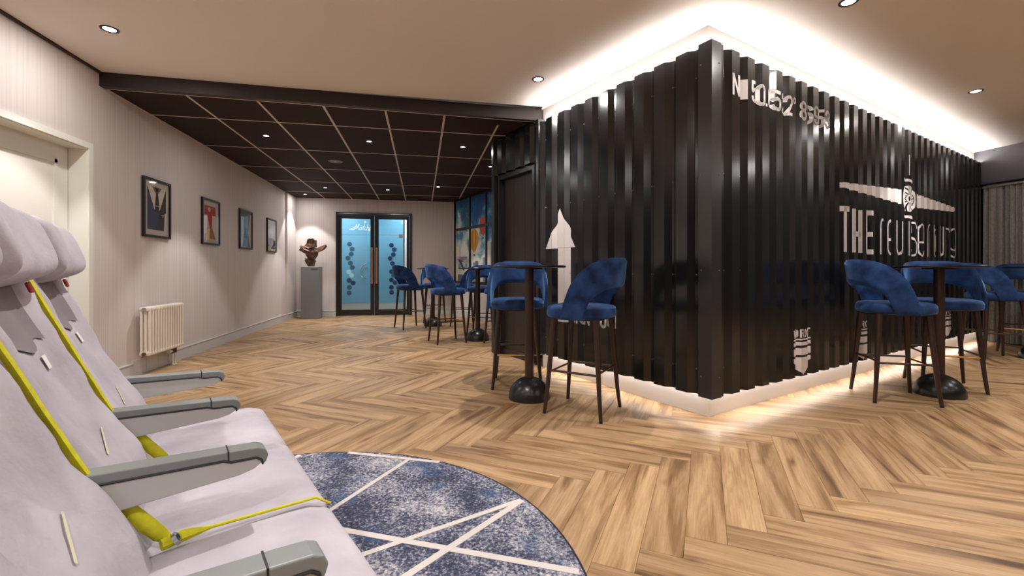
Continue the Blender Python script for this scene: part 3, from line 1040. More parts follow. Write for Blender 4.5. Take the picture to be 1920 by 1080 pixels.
# upward arrow on the left-hand face
ar = empty('arrow_graphic')
ar.parent = con
decal('L', [[(1.83, 1.275), (1.36, 1.275), (1.595, 1.675)], [(1.672, .535), (1.672, 1.28), (1.442, 1.28), (1.442, .535)]], 'arrow', ar)
for ch, a, bb in [('S', 1.362, 1.42), ('I', 1.322, 1.352), ('G', 1.245, 1.312), ('N', 1.155, 1.238), ('Y', 1.03, 1.12), ('O', .937, 1.018), ('U', .845, .925)]:
    decal('L', glyph(ch, a, bb, .535, .70, .024, True), 'character', ar)

# ------------------------------------------------------------------ mural wall beyond the container
mw = empty('wall_corridor', (CX, CY, 0), CA)
struct(mw, 'pale corridor wall carrying the sky mural')
xm = 1.585
MB().box(xm, xm + .15, 3.02, 7.62, 0, ZD).build('wall_panel', 'wallpaper', mw)
MB().box(xm - .016, xm, 3.02, 7.60, 0, .13).build('baseboard_strip', 'baseboard_paint', mw)
# mural as a framed print, local u = along the wall away from the far end, v = height
Y0m = 7.60
mu = empty('sky_mural', (CX + xm * math.cos(CA) - Y0m * math.sin(CA), CY + xm * math.sin(CA) + Y0m * math.cos(CA), 0), CA)
tag(mu, 'large window-like mural of blue sky, hot air balloons and a city skyline', 'mural')
US = [0.0, .80, 1.53, 2.26, 3.0]
ZM = [.78, 1.985, 2.67]
def mbox(u0, u1, d0, d1, z0, z1): return MB().box(-d1, -d0, -u1, -u0, z0, z1)
for i in range(4):
    for j in range(2):
        mbox(US[i] + .02, US[i + 1] - .02, .004, .012, ZM[j] + .02, ZM[j + 1] - .02).build('print_panel', 'sky_print', mu)
for i, u in enumerate(US):
    mbox(max(u - .028, .003), u + .028 + (.03 if i == 0 else 0), .0, .035, ZM[0] - .02, ZM[2] + .012).build('mullion', 'black_metal', mu)
for z in ZM:
    mbox(.06, US[-1], .0, .032, z - .028, min(z + .028, ZM[2] + .012)).build('mullion', 'black_metal', mu)
def flat(poly, mat, name, d=.0135):
    n = len(poly)
    v = [(-d, -u, z) for u, z in poly] + [(-d + .0012, -u, z) for u, z in poly]
    f = [tuple(range(n)), tuple(range(2 * n - 1, n - 1, -1))] + [(i, (i + 1) % n, n + (i + 1) % n, n + i) for i in range(n)]
    return MB().add(v, f).build(name, mat, mu)
def balloon(u, z, w, h, mat, mat2):
    pts = []
    for i in range(24):
        t = 2 * PI * i / 24
        x, y = math.sin(t), math.cos(t)
        k = 1 if y > 0 else 1 - .55 * (-y) ** 1.3
        pts.append((u + w / 2 * x * k, z + h / 2 * y))
    flat(pts, mat, 'balloon_print')
    for dx in (-.28, .28):
        flat([(u + dx * w * .55, z + h * .46), (u + dx * w * .85, z + h * .1), (u + dx * w * .35, z - h * .48), (u + dx * w * .22, z - h * .48), (u + dx * w * .5, z + h * .1), (u + dx * w * .3, z + h * .46)], mat2, 'balloon_stripe', .015)
    flat([(u - .03, z - h * .66), (u + .03, z - h * .66), (u + .035, z - h * .58), (u - .035, z - h * .58)], 'print_dark', 'basket_print')
balloon(.98, 1.69, .44, .50, 'print_yellow', 'print_orange')
balloon(1.38, 1.97, .34, .40, 'print_red', 'print_orange')
balloon(.62, 2.10, .24, .28, 'print_green', 'print_city_dark')
for (u0, u1, zt, mt) in ((.92, 1.02, 1.22, 'print_city'), (1.03, 1.17, 1.25, 'print_city_dark'), (1.2, 1.26, 1.14, 'print_city'), (1.36, 1.48, 1.32, 'print_city'), (1.57, 1.66, 1.16, 'print_city'),
                     (1.70, 1.80, 1.62, 'print_city_dark'), (1.72, 1.76, 1.9, 'print_city'), (1.82, 1.98, 1.45, 'print_city_dark'), (2.05, 2.2, 1.4, 'print_city'),
                     (.5, .68, 1.0, 'print_city'), (.18, .42, .96, 'print_city_dark'), (2.4, 2.6, 1.5, 'print_city'), (2.7, 2.9, 1.3, 'print_city_dark')):
    flat([(u0, .81), (u1, .81), (u1, zt), (u0, zt)], mt, 'tower_print')
flat([(.08, 1.36), (.2, 1.38), (.5, 1.24), (.62, 1.2), (.6, 1.25), (.66, 1.36), (.56, 1.28), (.3, 1.28), (.12, 1.3)], 'print_plane', 'plane_print')
flat([(.2, 1.3), (.46, 1.05), (.52, 1.04), (.36, 1.27)], 'print_dark', 'plane_wing', .015)

# ------------------------------------------------------------------ radiator
rad = empty('radiator', (XL + .085, 5.11, 0))
tag(rad, 'cream column radiator on the left wall below the first poster', 'radiator')
NS = 14
dyr = .66 / NS
sec = MB()
for xx in (-.038, 0, .038):
    sec.tube([(xx, 0, .215), (xx, 0, .655)], .0135, 8)
sec.rbox(-.053, .053, -dyr * .42, dyr * .42, .19, .235, .016, 2).rbox(-.053, .053, -dyr * .42, dyr * .42, .637, .682, .016, 2)
s0 = sec.build('column_section', 'radiator_enamel', rad, True, loc=(0, dyr / 2, 0))
for i in range(1, NS):
    inst(s0, rad, (0, dyr * (i + .5), 0))
MB().tube([(0, -.004, .213), (0, .664, .213)], .014, 10).tube([(0, -.004, .659), (0, .664, .659)], .014, 10).build('header_tube', 'radiator_enamel', rad, True)
for z in (.213, .659):
    MB().tube([(0, -.014, z), (0, -.004, z)], .019, 10).build('end_plug', 'valve_brass' if z < .3 else 'chrome', rad, True)
MB().tube([(0, .664, .665), (0, .70, .665)], .016, 10).build('bleed_valve', 'chrome', rad, True)
vb = MB()
for yy in (.52, .57):
    vb.rbox(-.014, .014, yy - .016, yy + .016, .13, .192, .004, 2)
vb.build('valve_block', 'valve_brass', rad)
MB().tube([(.0, .50, .155), (.0, .44, .158)], [.014, .018], 10).build('valve_head', 'radiator_enamel', rad, True)
pp = MB()
for yy in (.52, .57):
    pp.tube([(0, yy, .13), (0, yy, .002)], .0085, 8).lathe([(.02, .001), (.02, .008)], 12, 0, yy)
pp.build('feed_pipes', 'radiator_enamel', rad, True)
MB().box(-.083, -.055, .1, .13, .25, .29).box(-.083, -.055, .53, .56, .25, .29).box(-.083, -.055, .1, .13, .59, .63).box(-.083, -.055, .53, .56, .59, .63).build('wall_bracket', 'radiator_enamel', rad)

# ------------------------------------------------------------------ framed posters on the left wall
def poster(y0, y1, z0, z1, art, label, img=None, bg='mat_board'):
    o = empty('framed_poster', (XL + .002, (y0 + y1) / 2, z0))
    tag(o, label, 'picture', 'framed posters along the left wall')
    w, h = y1 - y0, z1 - z0
    t = .024
    fr = MB().box(0, .026, -w / 2, -w / 2 + t, 0, h).box(0, .026, w / 2 - t, w / 2, 0, h).box(0, .026, -w / 2 + t, w / 2 - t, 0, t).box(0, .026, -w / 2 + t, w / 2 - t, h - t, h)
    fr.build('frame', 'frame_black', o)
    bd = MB().box(0.0, .010, -w / 2 + t, w / 2 - t, t, h - t).build('mat_board', bg, o)
    for (poly, mat) in art:
        d = .0104 + .0004 * (art.index((poly, mat)))
        n = len(poly)
        # poster coordinates: a from left (near) to right (far) 0..1, b from bottom to top 0..1
        v = [(d, -w / 2 + t + a * (w - 2 * t), t + bq * (h - 2 * t)) for a, bq in poly]
        v += [(.0101, p[1], p[2]) for p in v]
        f = [tuple(range(n)), tuple(range(2 * n - 1, n - 1, -1))] + [(i, (i + 1) % n, n + (i + 1) % n, n + i) for i in range(n)]
        MB().add(v, f).build('artwork_shape', mat, bd)
    MB().box(.0195, .0205, -w / 2 + t, w / 2 - t, t, h - t).build('glazing', 'clear_glass', o)
    return o
poster(5.22, 5.72, 1.40, 2.02, [
    ([(.12, .10), (.88, .10), (.88, .90), (.12, .90)], 'art_navy'),
    ([(.12, .10), (.44, .10), (.56, .30), (.56, .46), (.12, .80)], 'art_blue'),
    ([(.12, .90), (.88, .90), (.62, .48), (.5, .56), (.40, .48)], 'art_cream'),
    ([(.30, .90), (.70, .90), (.50, .74)], 'art_olive'),
    ([(.42, .90), (.58, .90), (.52, .80), (.48, .80)], 'art_black'),
    ([(.46, .79), (.54, .79), (.60, .56), (.60, .44), (.42, .44), (.42, .56)], 'art_navy'),
    ([(.42, .545), (.60, .545), (.60, .56), (.42, .56)], 'art_gold'),
    ([(.66, .40), (.84, .42), (.76, .38), (.74, .34), (.72, .38)], 'art_gold'),
    ([(.80, .10), (.88, .10), (.88, .44), (.83, .44)], 'art_lilac')],
    'black framed poster of a navy uniform with white collar and tie')
poster(6.47, 6.98, 1.395, 2.005, [
    ([(.10, .66), (.80, .66), (.80, .88), (.10, .88)], 'art_red'),
    ([(.28, .68), (.62, .68), (.56, .34), (.44, .34)], 'art_red'),
    ([(.02, .18), (.36, .18), (.40, .40), (.28, .66), (.02, .66)], 'art_pink'),
    ([(.46, .34), (.60, .34), (.78, .10), (.40, .10)], 'art_ochre'),
    ([(.14, .06), (.40, .06), (.42, .34), (.30, .30)], 'art_sand'),
    ([(.60, .66), (.98, .66), (.98, .06), (.84, .06), (.64, .34)], 'art_cream'),
    ([(.30, .80), (.36, .84), (.44, .84), (.50, .80), (.44, .74), (.36, .74)], 'art_pink'),
    ([(.10, .04), (.16, .04), (.20, .22), (.14, .22)], 'art_red')],
    'black framed poster with red, pink and ochre blocks')
poster(7.69, 8.22, 1.395, 2.02, [
    ([(.02, .02), (.98, .02), (.98, .98), (.02, .98)], 'art_olive'),
    ([(.02, .02), (.22, .02), (.36, .50), (.38, .84), (.02, .84)], 'art_lilac'),
    ([(.36, .80), (.46, .74), (.54, .54), (.60, .26), (.34, .26)], 'art_blue'),
    ([(.38, .60), (.50, .60), (.56, .44), (.36, .44)], 'art_teal'),
    ([(.86, .96), (.98, .96), (.98, .02), (.84, .02), (.68, .44)], 'art_cream')],
    'black framed poster in olive and grey with a dark slanting shape')
poster(8.96, 9.48, 1.395, 2.02, [
    ([(.05, .07), (.95, .07), (.95, .95), (.05, .95)], 'art_lilac'),
    ([(.40, .07), (.95, .07), (.95, .24), (.72, .22)], 'art_teal'),
    ([(.70, .16), (.95, .16), (.95, .36), (.74, .36)], 'art_blue'),
    ([(.10, .14), (.28, .18), (.18, .20)], 'art_navy'),
    ([(.05, .02), (.95, .02), (.95, .06), (.05, .06)], 'art_sand')],
    'black framed pale lilac poster nearest the far corner', bg='art_white')

# ------------------------------------------------------------------ pedestal and sculpture
ped = empty('pedestal', (-2.36, 10.49, 0))
tag(ped, 'tall grey square pedestal in the far corner', 'pedestal')
MB().rbox(-.185, .185, -.17, .17, .0, 1.13, .006, 1).build('column', 'pedestal_grey', ped)
MB().box(.02, .16, -.176, -.17, 1.065, 1.10).build('name_plate', 'label_brass', ped)
scu = empty('sculpture', (-2.36, 10.47, 1.131))
tag(scu, 'brown angular winged sculpture on the grey pedestal', 'sculpture')
def facet(name, pts, seed, nsub=1, amp=.018):
    rnd = random.Random(seed)
    bm = bmesh.new()
    for p in pts: bm.verts.new(p)
    bmesh.ops.convex_hull(bm, input=bm.verts)
    bmesh.ops.triangulate(bm, faces=bm.faces)
    bmesh.ops.subdivide_edges(bm, edges=list(bm.edges), cuts=nsub, use_grid_fill=True)
    for q in bm.verts:
        q.co += Vector((rnd.uniform(-amp, amp), rnd.uniform(-amp, amp), rnd.uniform(-amp, amp) if q.co.z > .01 else 0))
    bmesh.ops.triangulate(bm, faces=bm.faces)
    bm.verts.index_update()
    mb = MB().add([q.co[:] for q in bm.verts], [[q.index for q in f.verts] for f in bm.faces])
    bm.free()
    return mb.build(name, 'sculpture_bronze', scu)
facet('foot', [(-.05, -.05, .004), (.05, -.05, .004), (.05, .05, .004), (-.05, .05, .004), (-.115, -.07, .13), (.07, -.08, .14), (.08, .07, .14), (-.09, .07, .15), (-.12, -.02, .17), (.06, 0, .17)], 1)
facet('torso', [(-.06, -.05, .14), (.05, -.05, .14), (.05, .05, .14), (-.06, .05, .14), (-.13, -.08, .36), (.13, -.09, .33), (.14, .07, .36), (-.13, .07, .38), (0, -.11, .28), (.02, 0, .44)], 2)
facet('wing', [(-.05, -.06, .24), (-.05, .05, .25), (-.24, -.05, .36), (-.24, .05, .38), (-.23, -.02, .46), (-.20, .03, .48), (-.08, 0, .40)], 3, 1, .012)
facet('wing', [(.05, -.07, .26), (.06, .05, .27), (.26, -.06, .36), (.33, -.02, .44), (.28, .04, .50), (.30, -.04, .48), (.10, .0, .41)], 4, 1, .012)
facet('head', [(-.14, -.06, .44), (-.02, -.09, .40), (.08, -.06, .42), (.09, .05, .44), (-.10, .05, .46), (-.08, -.04, .60), (.04, -.05, .61), (.10, -.02, .56), (.08, .04, .60), (-.06, .04, .62)], 5, 1, .016)

# ------------------------------------------------------------------ bar tables and stools
def make_table():
    o = empty('bar_table')
    MB().lathe([(.292, 1.072), (.30, 1.076), (.30, 1.086), (.297, 1.09)], 48).build('table_top', 'black_satin', o, 30)
    MB().lathe([(.11, 1.060), (.11, 1.072)], 24).build('top_plate', 'black_metal', o)
    MB().lathe([(.037, .12), (.037, 1.062)], 24).build('pole', 'leg_wood', o, 30)
    prof = [(.17, .0), (.172, .012)] + [(.172 * math.cos(t), .012 + .165 * math.sin(t)) for t in [R(a) for a in range(10, 84, 8)]] + [(.038, .176)]
    MB().lathe(prof, 40).build('dome_base', 'black_satin', o, 50)
    return o
SEAT_R = .225
def se(phi, rx_, ry_, p=2.5):     # superellipse
    c, s_ = math.cos(phi), math.sin(phi)
    k = (abs(c) ** p + abs(s_) ** p) ** (-1 / p)
    return rx_ * k * c, ry_ * k * s_
def make_stool():
    """facing +x, base at the origin"""
    o = empty('bar_stool')
    st = MB()
    rows = [(.0, .702), (.88, .702), (.97, .708), (1.0, .722), (1.0, .752), (.985, .772), (.94, .786), (.8, .794), (.5, .798), (0.0, .80)]
    n = 40
    def fn(u, v):
        k, z = rows[int(round(v * (len(rows) - 1)))]
        x, y = se(2 * PI * u, .248 * max(k, .002), .246 * max(k, .002))
        return (x + .012, y, z)
    st.grid(fn, n, len(rows), True)
    st.build('seat', 'velvet_blue', o, 60)
    # wraparound back: phi = 0 at the rear, opening above the seat
    PH = R(103)
    nphi, nvv = 45, 9
    def edge(phi):
        ax = -math.cos(phi)               # -1 at rear .. +0.37 at the front ends
        t = (ax + 1) / (1 - math.cos(PH))
        zt = .712 + .43 * max(0, 1 - t ** 2.0) ** .62
        ph = R(66)
        a = abs(phi) / ph
        if a < 1: zb = .735 + .195 * (1 - a ** 3.4) ** .6
        else: zb = .70
        return min(zb, zt - .012), zt
    def surf(phi, z, off):
        rx_, ry_ = .240 + off, .248 + off
        x, y = se(phi, rx_, ry_, 2.3)
        lean = max(0, (z - .74)) * .13
        x, y = -x - lean * max(0, math.cos(phi)) * .95, y * (1 + lean * .12)
        return (x, y, z)
    TH = .034
    sh = MB()
    ring_n = 2 * nvv
    verts = []
    for i in range(nphi):
        phi = -PH + 2 * PH * i / (nphi - 1)
        zb, zt = edge(phi)
        sec_ = []
        hgt = zt - zb
        for j in range(nvv):              # outside going up
            v = j / (nvv - 1)
            rd = TH / 2 * (1 - math.sqrt(max(0, 1 - max(0, (abs(v - .5) * 2 - .72) / .28) ** 2)))
            sec_.append(surf(phi, zb + v * hgt, TH - rd))
        for j in range(nvv):              # inside going down
            v = 1 - j / (nvv - 1)
            rd = TH / 2 * (1 - math.sqrt(max(0, 1 - max(0, (abs(v - .5) * 2 - .72) / .28) ** 2)))
            sec_.append(surf(phi, zb + v * hgt, rd + .001))
        verts += sec_
    f = []
    for i in range(nphi - 1):
        for j in range(ring_n):
            j2 = (j + 1) % ring_n
            f.append((i * ring_n + j, i * ring_n + j2, (i + 1) * ring_n + j2, (i + 1) * ring_n + j))
    f.append(tuple(range(ring_n)))
    f.append(tuple((nphi - 1) * ring_n + j for j in range(ring_n)))
    sh.add(verts, f)
    sh.build('backrest', 'velvet_blue', o, 70)
    tops = [(.162, .162), (.162, -.162), (-.162, .162), (-.162, -.162)]
    foot = []
    for (x, y) in tops:
        fx, fy = x * 1.33, y * 1.33
        foot.append((fx, fy))
        leg = MB().tube([(fx, fy, .012), (fx * .93, fy * .93, .16), (x, y, .703)], [.0135, .0155, .0235], 12).build('leg', 'leg_wood', o, True)
        MB().tube([(fx * 1.004, fy * 1.004, 0.0), (fx, fy, .0125)], .0130, 12).build('foot_cap', 'black_metal', leg)
    def at_leg(k, z):
        x, y = tops[k]
        t = (z - .012) / (.703 - .012)
        return (x * (1.33 + (1 - 1.33) * t), y * (1.33 + (1 - 1.33) * t), z)
    for (a, bb, z, mt) in ((0, 1, .30, 'brass'), (2, 3, .33, 'leg_wood'), (0, 2, .315, 'leg_wood'), (1, 3, .315, 'leg_wood')):
        MB().tube([at_leg(a, z), at_leg(bb, z)], .0085, 8).build('stretcher', mt, o, True)
    MB().box(-.175, .175, -.175, .175, .69, .7025).build('seat_plate', 'leg_wood', o)
    return o
tables = [((.87, 3.59), 'black round bar table with dome foot nearest the white arrow'),
          ((.83, 6.72), 'black round bar table with dome foot in front of the sky mural'),
          ((.21, 8.63), 'black round bar table farthest back, right of the glazed door'),
          ((4.29, 3.00), 'black round bar table in front of the winged emblem'),
          ((7.16, 3.96), 'black round bar table cut by the right picture edge near the curtain')]
tb = make_table()
for i, ((x, y), lab) in enumerate(tables):
    o = tb if i == 0 else copy_tree(tb)
    o.location = (x, y, 0)
    o.rotation_euler = (0, 0, R(i * 37))
    tag(o, lab, 'table', 'round bar tables')
stools = [((.87, 4.06), -103, 'blue velvet bar stool facing the viewer behind the table nearest the arrow'),
          ((1.19, 3.20), 138, 'blue velvet bar stool in front of the white arrow, its back to the container corner'),
          ((3.81, 3.00), -28, 'blue velvet bar stool left of the table below the winged emblem'),
          ((4.65, 3.22), -127, 'blue velvet bar stool behind the table below the winged emblem, facing the viewer'),
          ((6.72, 4.12), -28, 'blue velvet bar stool turned to the rightmost table near the curtain'),
          ((7.62, 4.38), -150, 'blue velvet bar stool cut by the right picture edge before the curtain'),
          ((-.208, 8.42), 24, 'dark blue velvet bar stool standing before the glazed double door'),
          ((.367, 6.654), 16, 'blue velvet bar stool left of the table before the sky mural'),
          ((.98, 7.28), -110, 'blue velvet bar stool facing the viewer directly below the sky mural'),
          ((1.17, 6.52), 155, 'blue velvet bar stool mostly hidden behind the stool nearest the arrow'),
          ((.26, 9.25), -92, 'blue velvet bar stool farthest back against the far wall'),
          ((.76, 8.62), 175, 'dark blue velvet bar stool right of the farthest table')]
so = make_stool()
for i, ((x, y), a, lab) in enumerate(stools):
    o = so if i == 0 else copy_tree(so)
    o.location = (x, y, 0)
    o.rotation_euler = (0, 0, R(a))
    tag(o, lab, 'stool', 'blue velvet bar stools')

# ------------------------------------------------------------------ rug
RC, RR = Vector((-.643, 1.531)), 1.20
rug = empty('rug', (RC.x, RC.y, 0))
tag(rug, 'round speckled blue and grey rug with crossing pale lines', 'rug')
MB().lathe([(RR - .008, .0005), (RR - .008, .009)], 96).build('rug_body', 'rug_pile', rug)
rm = MB()
nn = 96
rm.v = [(r_ * math.cos(2 * PI * k / nn), r_ * math.sin(2 * PI * k / nn), z) for (r_, z) in ((RR - .008, .0005), (RR, .0005), (RR, .0085), (RR - .008, .0095)) for k in range(nn)]
rm.f = [(a * nn + k, a * nn + (k + 1) % nn, ((a + 1) % 4) * nn + (k + 1) % nn, ((a + 1) % 4) * nn + k) for a in range(4) for k in range(nn)]
rm.build('edge_binding', 'rug_edge', rug)
for li, (p, q, w) in enumerate([((-.413, 2.027), (-.06, 2.547), .024), ((-.383, 1.932), (.556, 1.458), .03), ((-.252, 1.699), (.436, 1.98), .026), ((-.037, 1.578), (.464, 1.994), .03),
                                ((-.374, 2.676), (.167, 2.425), .026), ((-.715, 2.636), (-.656, 2.733), .024), ((-1.5, .9), (-.2, .7), .03), ((-1.2, 2.2), (-.9, 1.2), .028)]):
    p, q = Vector(p) - RC, Vector(q) - RC
    d = (q - p).normalized()
    m_ = p - d * p.dot(d)
    hl = math.sqrt(max(0, (RR - .012) ** 2 - m_.length ** 2)) - .012
    a, bb = m_ - d * hl, m_ + d * hl
    nrm = Vector((-d.y, d.x)) * w / 2
    zz = .0102 + .0003 * li
    MB().prism([tuple(a + nrm), tuple(a - nrm), tuple(bb - nrm), tuple(bb + nrm)], .0085, zz).build('pale_line', 'rug_line', rug)

# ------------------------------------------------------------------ row of three airline seats, left foreground
AS = R(26.2)
def row_pt(f_, r_): return (f_ * math.cos(AS) - r_ * math.sin(AS), f_ * math.sin(AS) + r_ * math.cos(AS))
RM = 1.46
bx_, by_ = row_pt(0, RM)
row = empty('airline_seat_row', (bx_, by_, 0), AS)
tag(row, 'row of three light grey airline seats with yellow belts and grey armrests', 'airline seats')
def back_x(z):
    pts = [(.40, -.02), (.46, -.055), (.69, -.167), (.99, -.297), (1.20, -.38)]
    for (z0, x0), (z1, x1) in zip(pts, pts[1:]):
        if z <= z1: return x0 + (x1 - x0) * (z - z0) / (z1 - z0)
    return pts[-1][1]
sm = lambda a, bb, x: (lambda t: t * t * (3 - 2 * t))(min(1, max(0, (x - a) / (bb - a))))
for si, yc in enumerate((.50, 0.0, -.50)):
    W = .243
    # backrest: closed body, front with side bolsters, soft puckers in the cover
    nu, nv = 25, 26
    rnd = random.Random(si)
    ph = [rnd.uniform(0, 6) for _ in range(6)]
    def bolster(y, z):
        a = abs(y) / W
        bl_ = .024 * sm(.48, .80, a) - .024 * max(0, (a - .86) / .14) ** 2
        cr = .004 * math.sin(24 * y + 17 * z + ph[0]) * math.sin(13 * z + ph[1]) + .003 * math.sin(55 * z + 20 * y + ph[2]) * sm(.5, 1, a)
        puff = .03 * math.exp(-((z - .56) / .10) ** 2) * (1 - .5 * a)
        rec = -.016 * sm(.86, .90, z) * (1 - sm(.42, .56, a))
        return bl_ + cr + puff + rec
    def front(u, v):
        y, z = (u * 2 - 1) * W, .43 + v * .64
        return (back_x(z) + bolster(y, z), yc + y, z)
    def rear(u, v):
        y, z = (u * 2 - 1) * W * .97, .43 + v * .64
        return (back_x(z) - .075, yc + y, z)
    mb = MB().grid(front, nu, nv)
    nf = nu * nv
    mb.grid(rear, nu, nv)
    for i in range(nu - 1):
        for jj in (0, nv - 1):
            a = jj * nu + i
            mb.f.append((a, a + 1, nf + a + 1, nf + a))
    for j in range(nv - 1):
        for ii in (0, nu - 1):
            a = j * nu + ii
            mb.f.append((a, a + nu, nf + a + nu, nf + a))
    bk = mb.build('backrest', 'seat_fabric', row, 60)
    # darker mesh field below the headrest
    def mesh_f(u, v):
        y = (u * 2 - 1) * .135
        z = .875 + .012 * math.sin(u * 9) * (1 - v) + v * .16
        return (back_x(z) + bolster(y, z) + .006, yc + y, z)
    MB().grid(mesh_f, 13, 9).build('mesh_panel', 'seat_mesh_grey', bk, True)
    zt = .835
    tq = [(.03, zt - .016), (.062, zt - .016), (.062, zt + .016), (.03, zt + .016)]
    MB().add([(back_x(z) + bolster(y, z) + .005, yc + y, z) for y, z in tq], [(0, 1, 2, 3)]).build('care_tag', 'tag_white', bk)
    # accent stitch on the lower back
    tq = [(-.045, .620), (-.040, .615), (.075, .652), (.07, .656)]
    MB().add([(back_x(z) + bolster(y, z) + .004, yc + y, z) for y, z in tq], [(0, 1, 2, 3)]).build('accent_stitch', 'thread_pale', bk)
    # headrest with folded wings
    def head(u, v):
        ph_ = 2 * PI * u
        th_ = PI * (v - .5)
        cu, su = math.cos(ph_), math.sin(ph_)
        cv, sv2 = math.cos(th_), math.sin(th_)
        sg = lambda t, p: math.copysign(abs(t) ** p, t)
        x = .062 * sg(cu, .5) * sg(cv, .45)
        z = .098 * sg(su, .55) * sg(cv, .45)
        y = .205 * sg(sv2, .55)
        x += .036 * sm(.55, 1.0, abs(y) / .205)
        z += -.02 * (abs(y) / .205) ** 3
        c, s_ = math.cos(R(-20)), math.sin(R(-20))
        return (x * c + z * s_ - .318, yc + y, 1.112 - x * s_ + z * c)
    hd = MB().grid(head, 32, 29, True).build('headrest', 'seat_fabric', row, True)
    MB().box(-.001, .001, -.02, .02, -.004, .004).build('accent_stitch', 'thread_pale', hd, loc=(-.266, yc + .07, 1.07)).rotation_euler = (0, R(-20), 0)
    MB().rbox(-.004, .004, -.012, .012, -.014, .014, .003, 1).build('release_tab', 'tab_red', row, loc=(-.268, yc + .14, 1.008)).rotation_euler = (0, R(-20), 0)
    # seat cushion
    def cush(u, v):
        ph_ = 2 * PI * u
        y = (v * 2 - 1) * .2475
        e = max(0, (abs(v * 2 - 1) - .93) / .07)
        shr = .010 * e ** 2
        sg = lambda t, p: math.copysign(abs(t) ** p, t)
        x = .13 + (.215 - shr) * sg(math.cos(ph_), .42)
        z = .395 + (.068 - shr) * sg(math.sin(ph_), .42)
        if z > .395: z += .008 * (x - .1) / .2 * (1 if x < .3 else .6) + .003 * math.sin(14 * x + ph[3]) * math.sin(11 * y + ph[4])
        return (x - .01, yc + y, z)
    mb = MB().grid(cush, 48, 21, True)
    n0 = 48
    mb.f.append(tuple(range(n0)))
    mb.f.append(tuple(20 * n0 + i for i in range(n0)))
    mb.build('seat_cushion', 'seat_fabric', row, 60)
    MB().rbox(-.10, .30, yc - .235, yc + .235, .30, .33, .008, 2).build('seat_pan', 'seat_frame_grey', row)

# yellow webbing down the joints between the backs, with the belt anchor
for bi, yb in enumerate((.25, -.25)):
    pts = []
    for i in range(22):
        z = 1.03 - i / 21 * .46
        w_ = .011 if z > .68 else .010
        pts.append((back_x(z) + .026, yb - .004 + .002 * math.sin(i), z, w_))
    mb = MB()
    v = []
    for (x, y, z, w_) in pts:
        v += [(x, y - w_, z), (x + .003, y, z + .002), (x, y + w_, z), (x - .012, y, z)]
    f = []
    for i in range(len(pts) - 1):
        for j in range(4):
            f.append((i * 4 + j, i * 4 + (j + 1) % 4, (i + 1) * 4 + (j + 1) % 4, (i + 1) * 4 + j))
    mb.add(v, f)
    mb.build('belt_webbing', 'belt_yellow', row, True)
    fl_ = MB().tube([(-.088, yb, .60), (-.066, yb + .004, .565), (-.035, yb - .002, .52), (-.012, yb, .49), (.0, yb, .478)], [.009, .012, .016, .015, .010], 10)
    fl_.xform(Matrix.Translation((0, yb, 0)) @ Matrix.Diagonal((1, .8, 1, 1)) @ Matrix.Translation((0, -yb, 0)))
    fl_.build('belt_end', 'belt_yellow', row, True)
    if bi == 1:
        MB().lathe([(.014, 0), (.014, .008), (.006, .012)], 16).xform(Matrix.Translation((.012, yb - .03, .483)) @ Matrix.Rotation(R(60), 4, 'Y')).build('belt_bolt', 'chrome', row, True)
        MB().tube([(-.01, yb - .02, .475), (.03, yb - .008, .477), (.08, yb - .004, .476), (.30, yb - .004, .473), (.335, yb - .004, .448)], [.012, .013, .004, .0035, .003], 8).build('piping', 'belt_yellow', row, True)
# armrests: dark cap wrapping the tip over a lighter side panel
def arm_profile():
    return [(-.30, .555), (-.10, .568), (.145, .587), (.172, .596), (.185, .612), (.186, .622), (.178, .632), (.16, .636), (-.12, .650), (-.30, .655)]
for ya in (.744, .247, -.25, -.747):
    hwid = .024
    pr = arm_profile()
    n = len(pr)
    def band(off, w):
        cx_, cz_ = 0.0, .608
        return [((x - off if x > .17 else x), z - off * (1 if z > cz_ else -1)) for x, z in pr]
    # cap: top band plus rounded nose
    cap = [(-.30, .637), (.10, .624), (.115, .618), (.165, .616), (.176, .609), (.179, .597), (.185, .601), (.190, .617), (.183, .632), (.168, .638), (.12, .641), (-.12, .652), (-.30, .657)]
    mb = MB()
    v = [(x, ya - hwid, z) for x, z in cap] + [(x, ya + hwid, z) for x, z in cap]
    m_ = len(cap)
    mb.add(v, [tuple(range(m_)), tuple(range(2 * m_ - 1, m_ - 1, -1))] + [(i, (i + 1) % m_, m_ + (i + 1) % m_, m_ + i) for i in range(m_)])
    arm = mb.build('armrest', 'armrest_cap', row)
    bv = arm.modifiers.new('bevel', 'BEVEL')
    bv.width = .005
    bv.segments = 3
    bv.limit_method = 'ANGLE'
    pnl = [(-.30, .553), (-.10, .566), (.13, .582), (.16, .589), (.175, .599), (.175, .608), (.163, .615), (.115, .616), (.10, .622), (-.30, .636)]
    m_ = len(pnl)
    mb = MB()
    w_ = hwid - .002
    v = [(x, ya - w_, z) for x, z in pnl] + [(x, ya + w_, z) for x, z in pnl]
    mb.add(v, [tuple(range(m_)), tuple(range(2 * m_ - 1, m_ - 1, -1))] + [(i, (i + 1) % m_, m_ + (i + 1) % m_, m_ + i) for i in range(m_)])
    pn = mb.build('side_panel', 'armrest_panel', arm)
    bv = pn.modifiers.new('bevel', 'BEVEL')
    bv.width = .003
    bv.segments = 2
    gv = MB()
    gpts = [(-.30, .6365), (.10, .623), (.115, .617), (.165, .615), (.176, .607), (.178, .597)]
    for sgn in (-1, 1):
        gv.tube([(x, ya + sgn * (hwid - .0015), z) for x, z in gpts], .0028, 6)
    gv.build('dark_groove', 'groove_black', arm)  # black line along the joint between cap and side panel
    MB().box(.108, .111, ya - hwid - .0006, ya + hwid + .0006, .622, .6425).build('cap_seam', 'groove_black', arm)
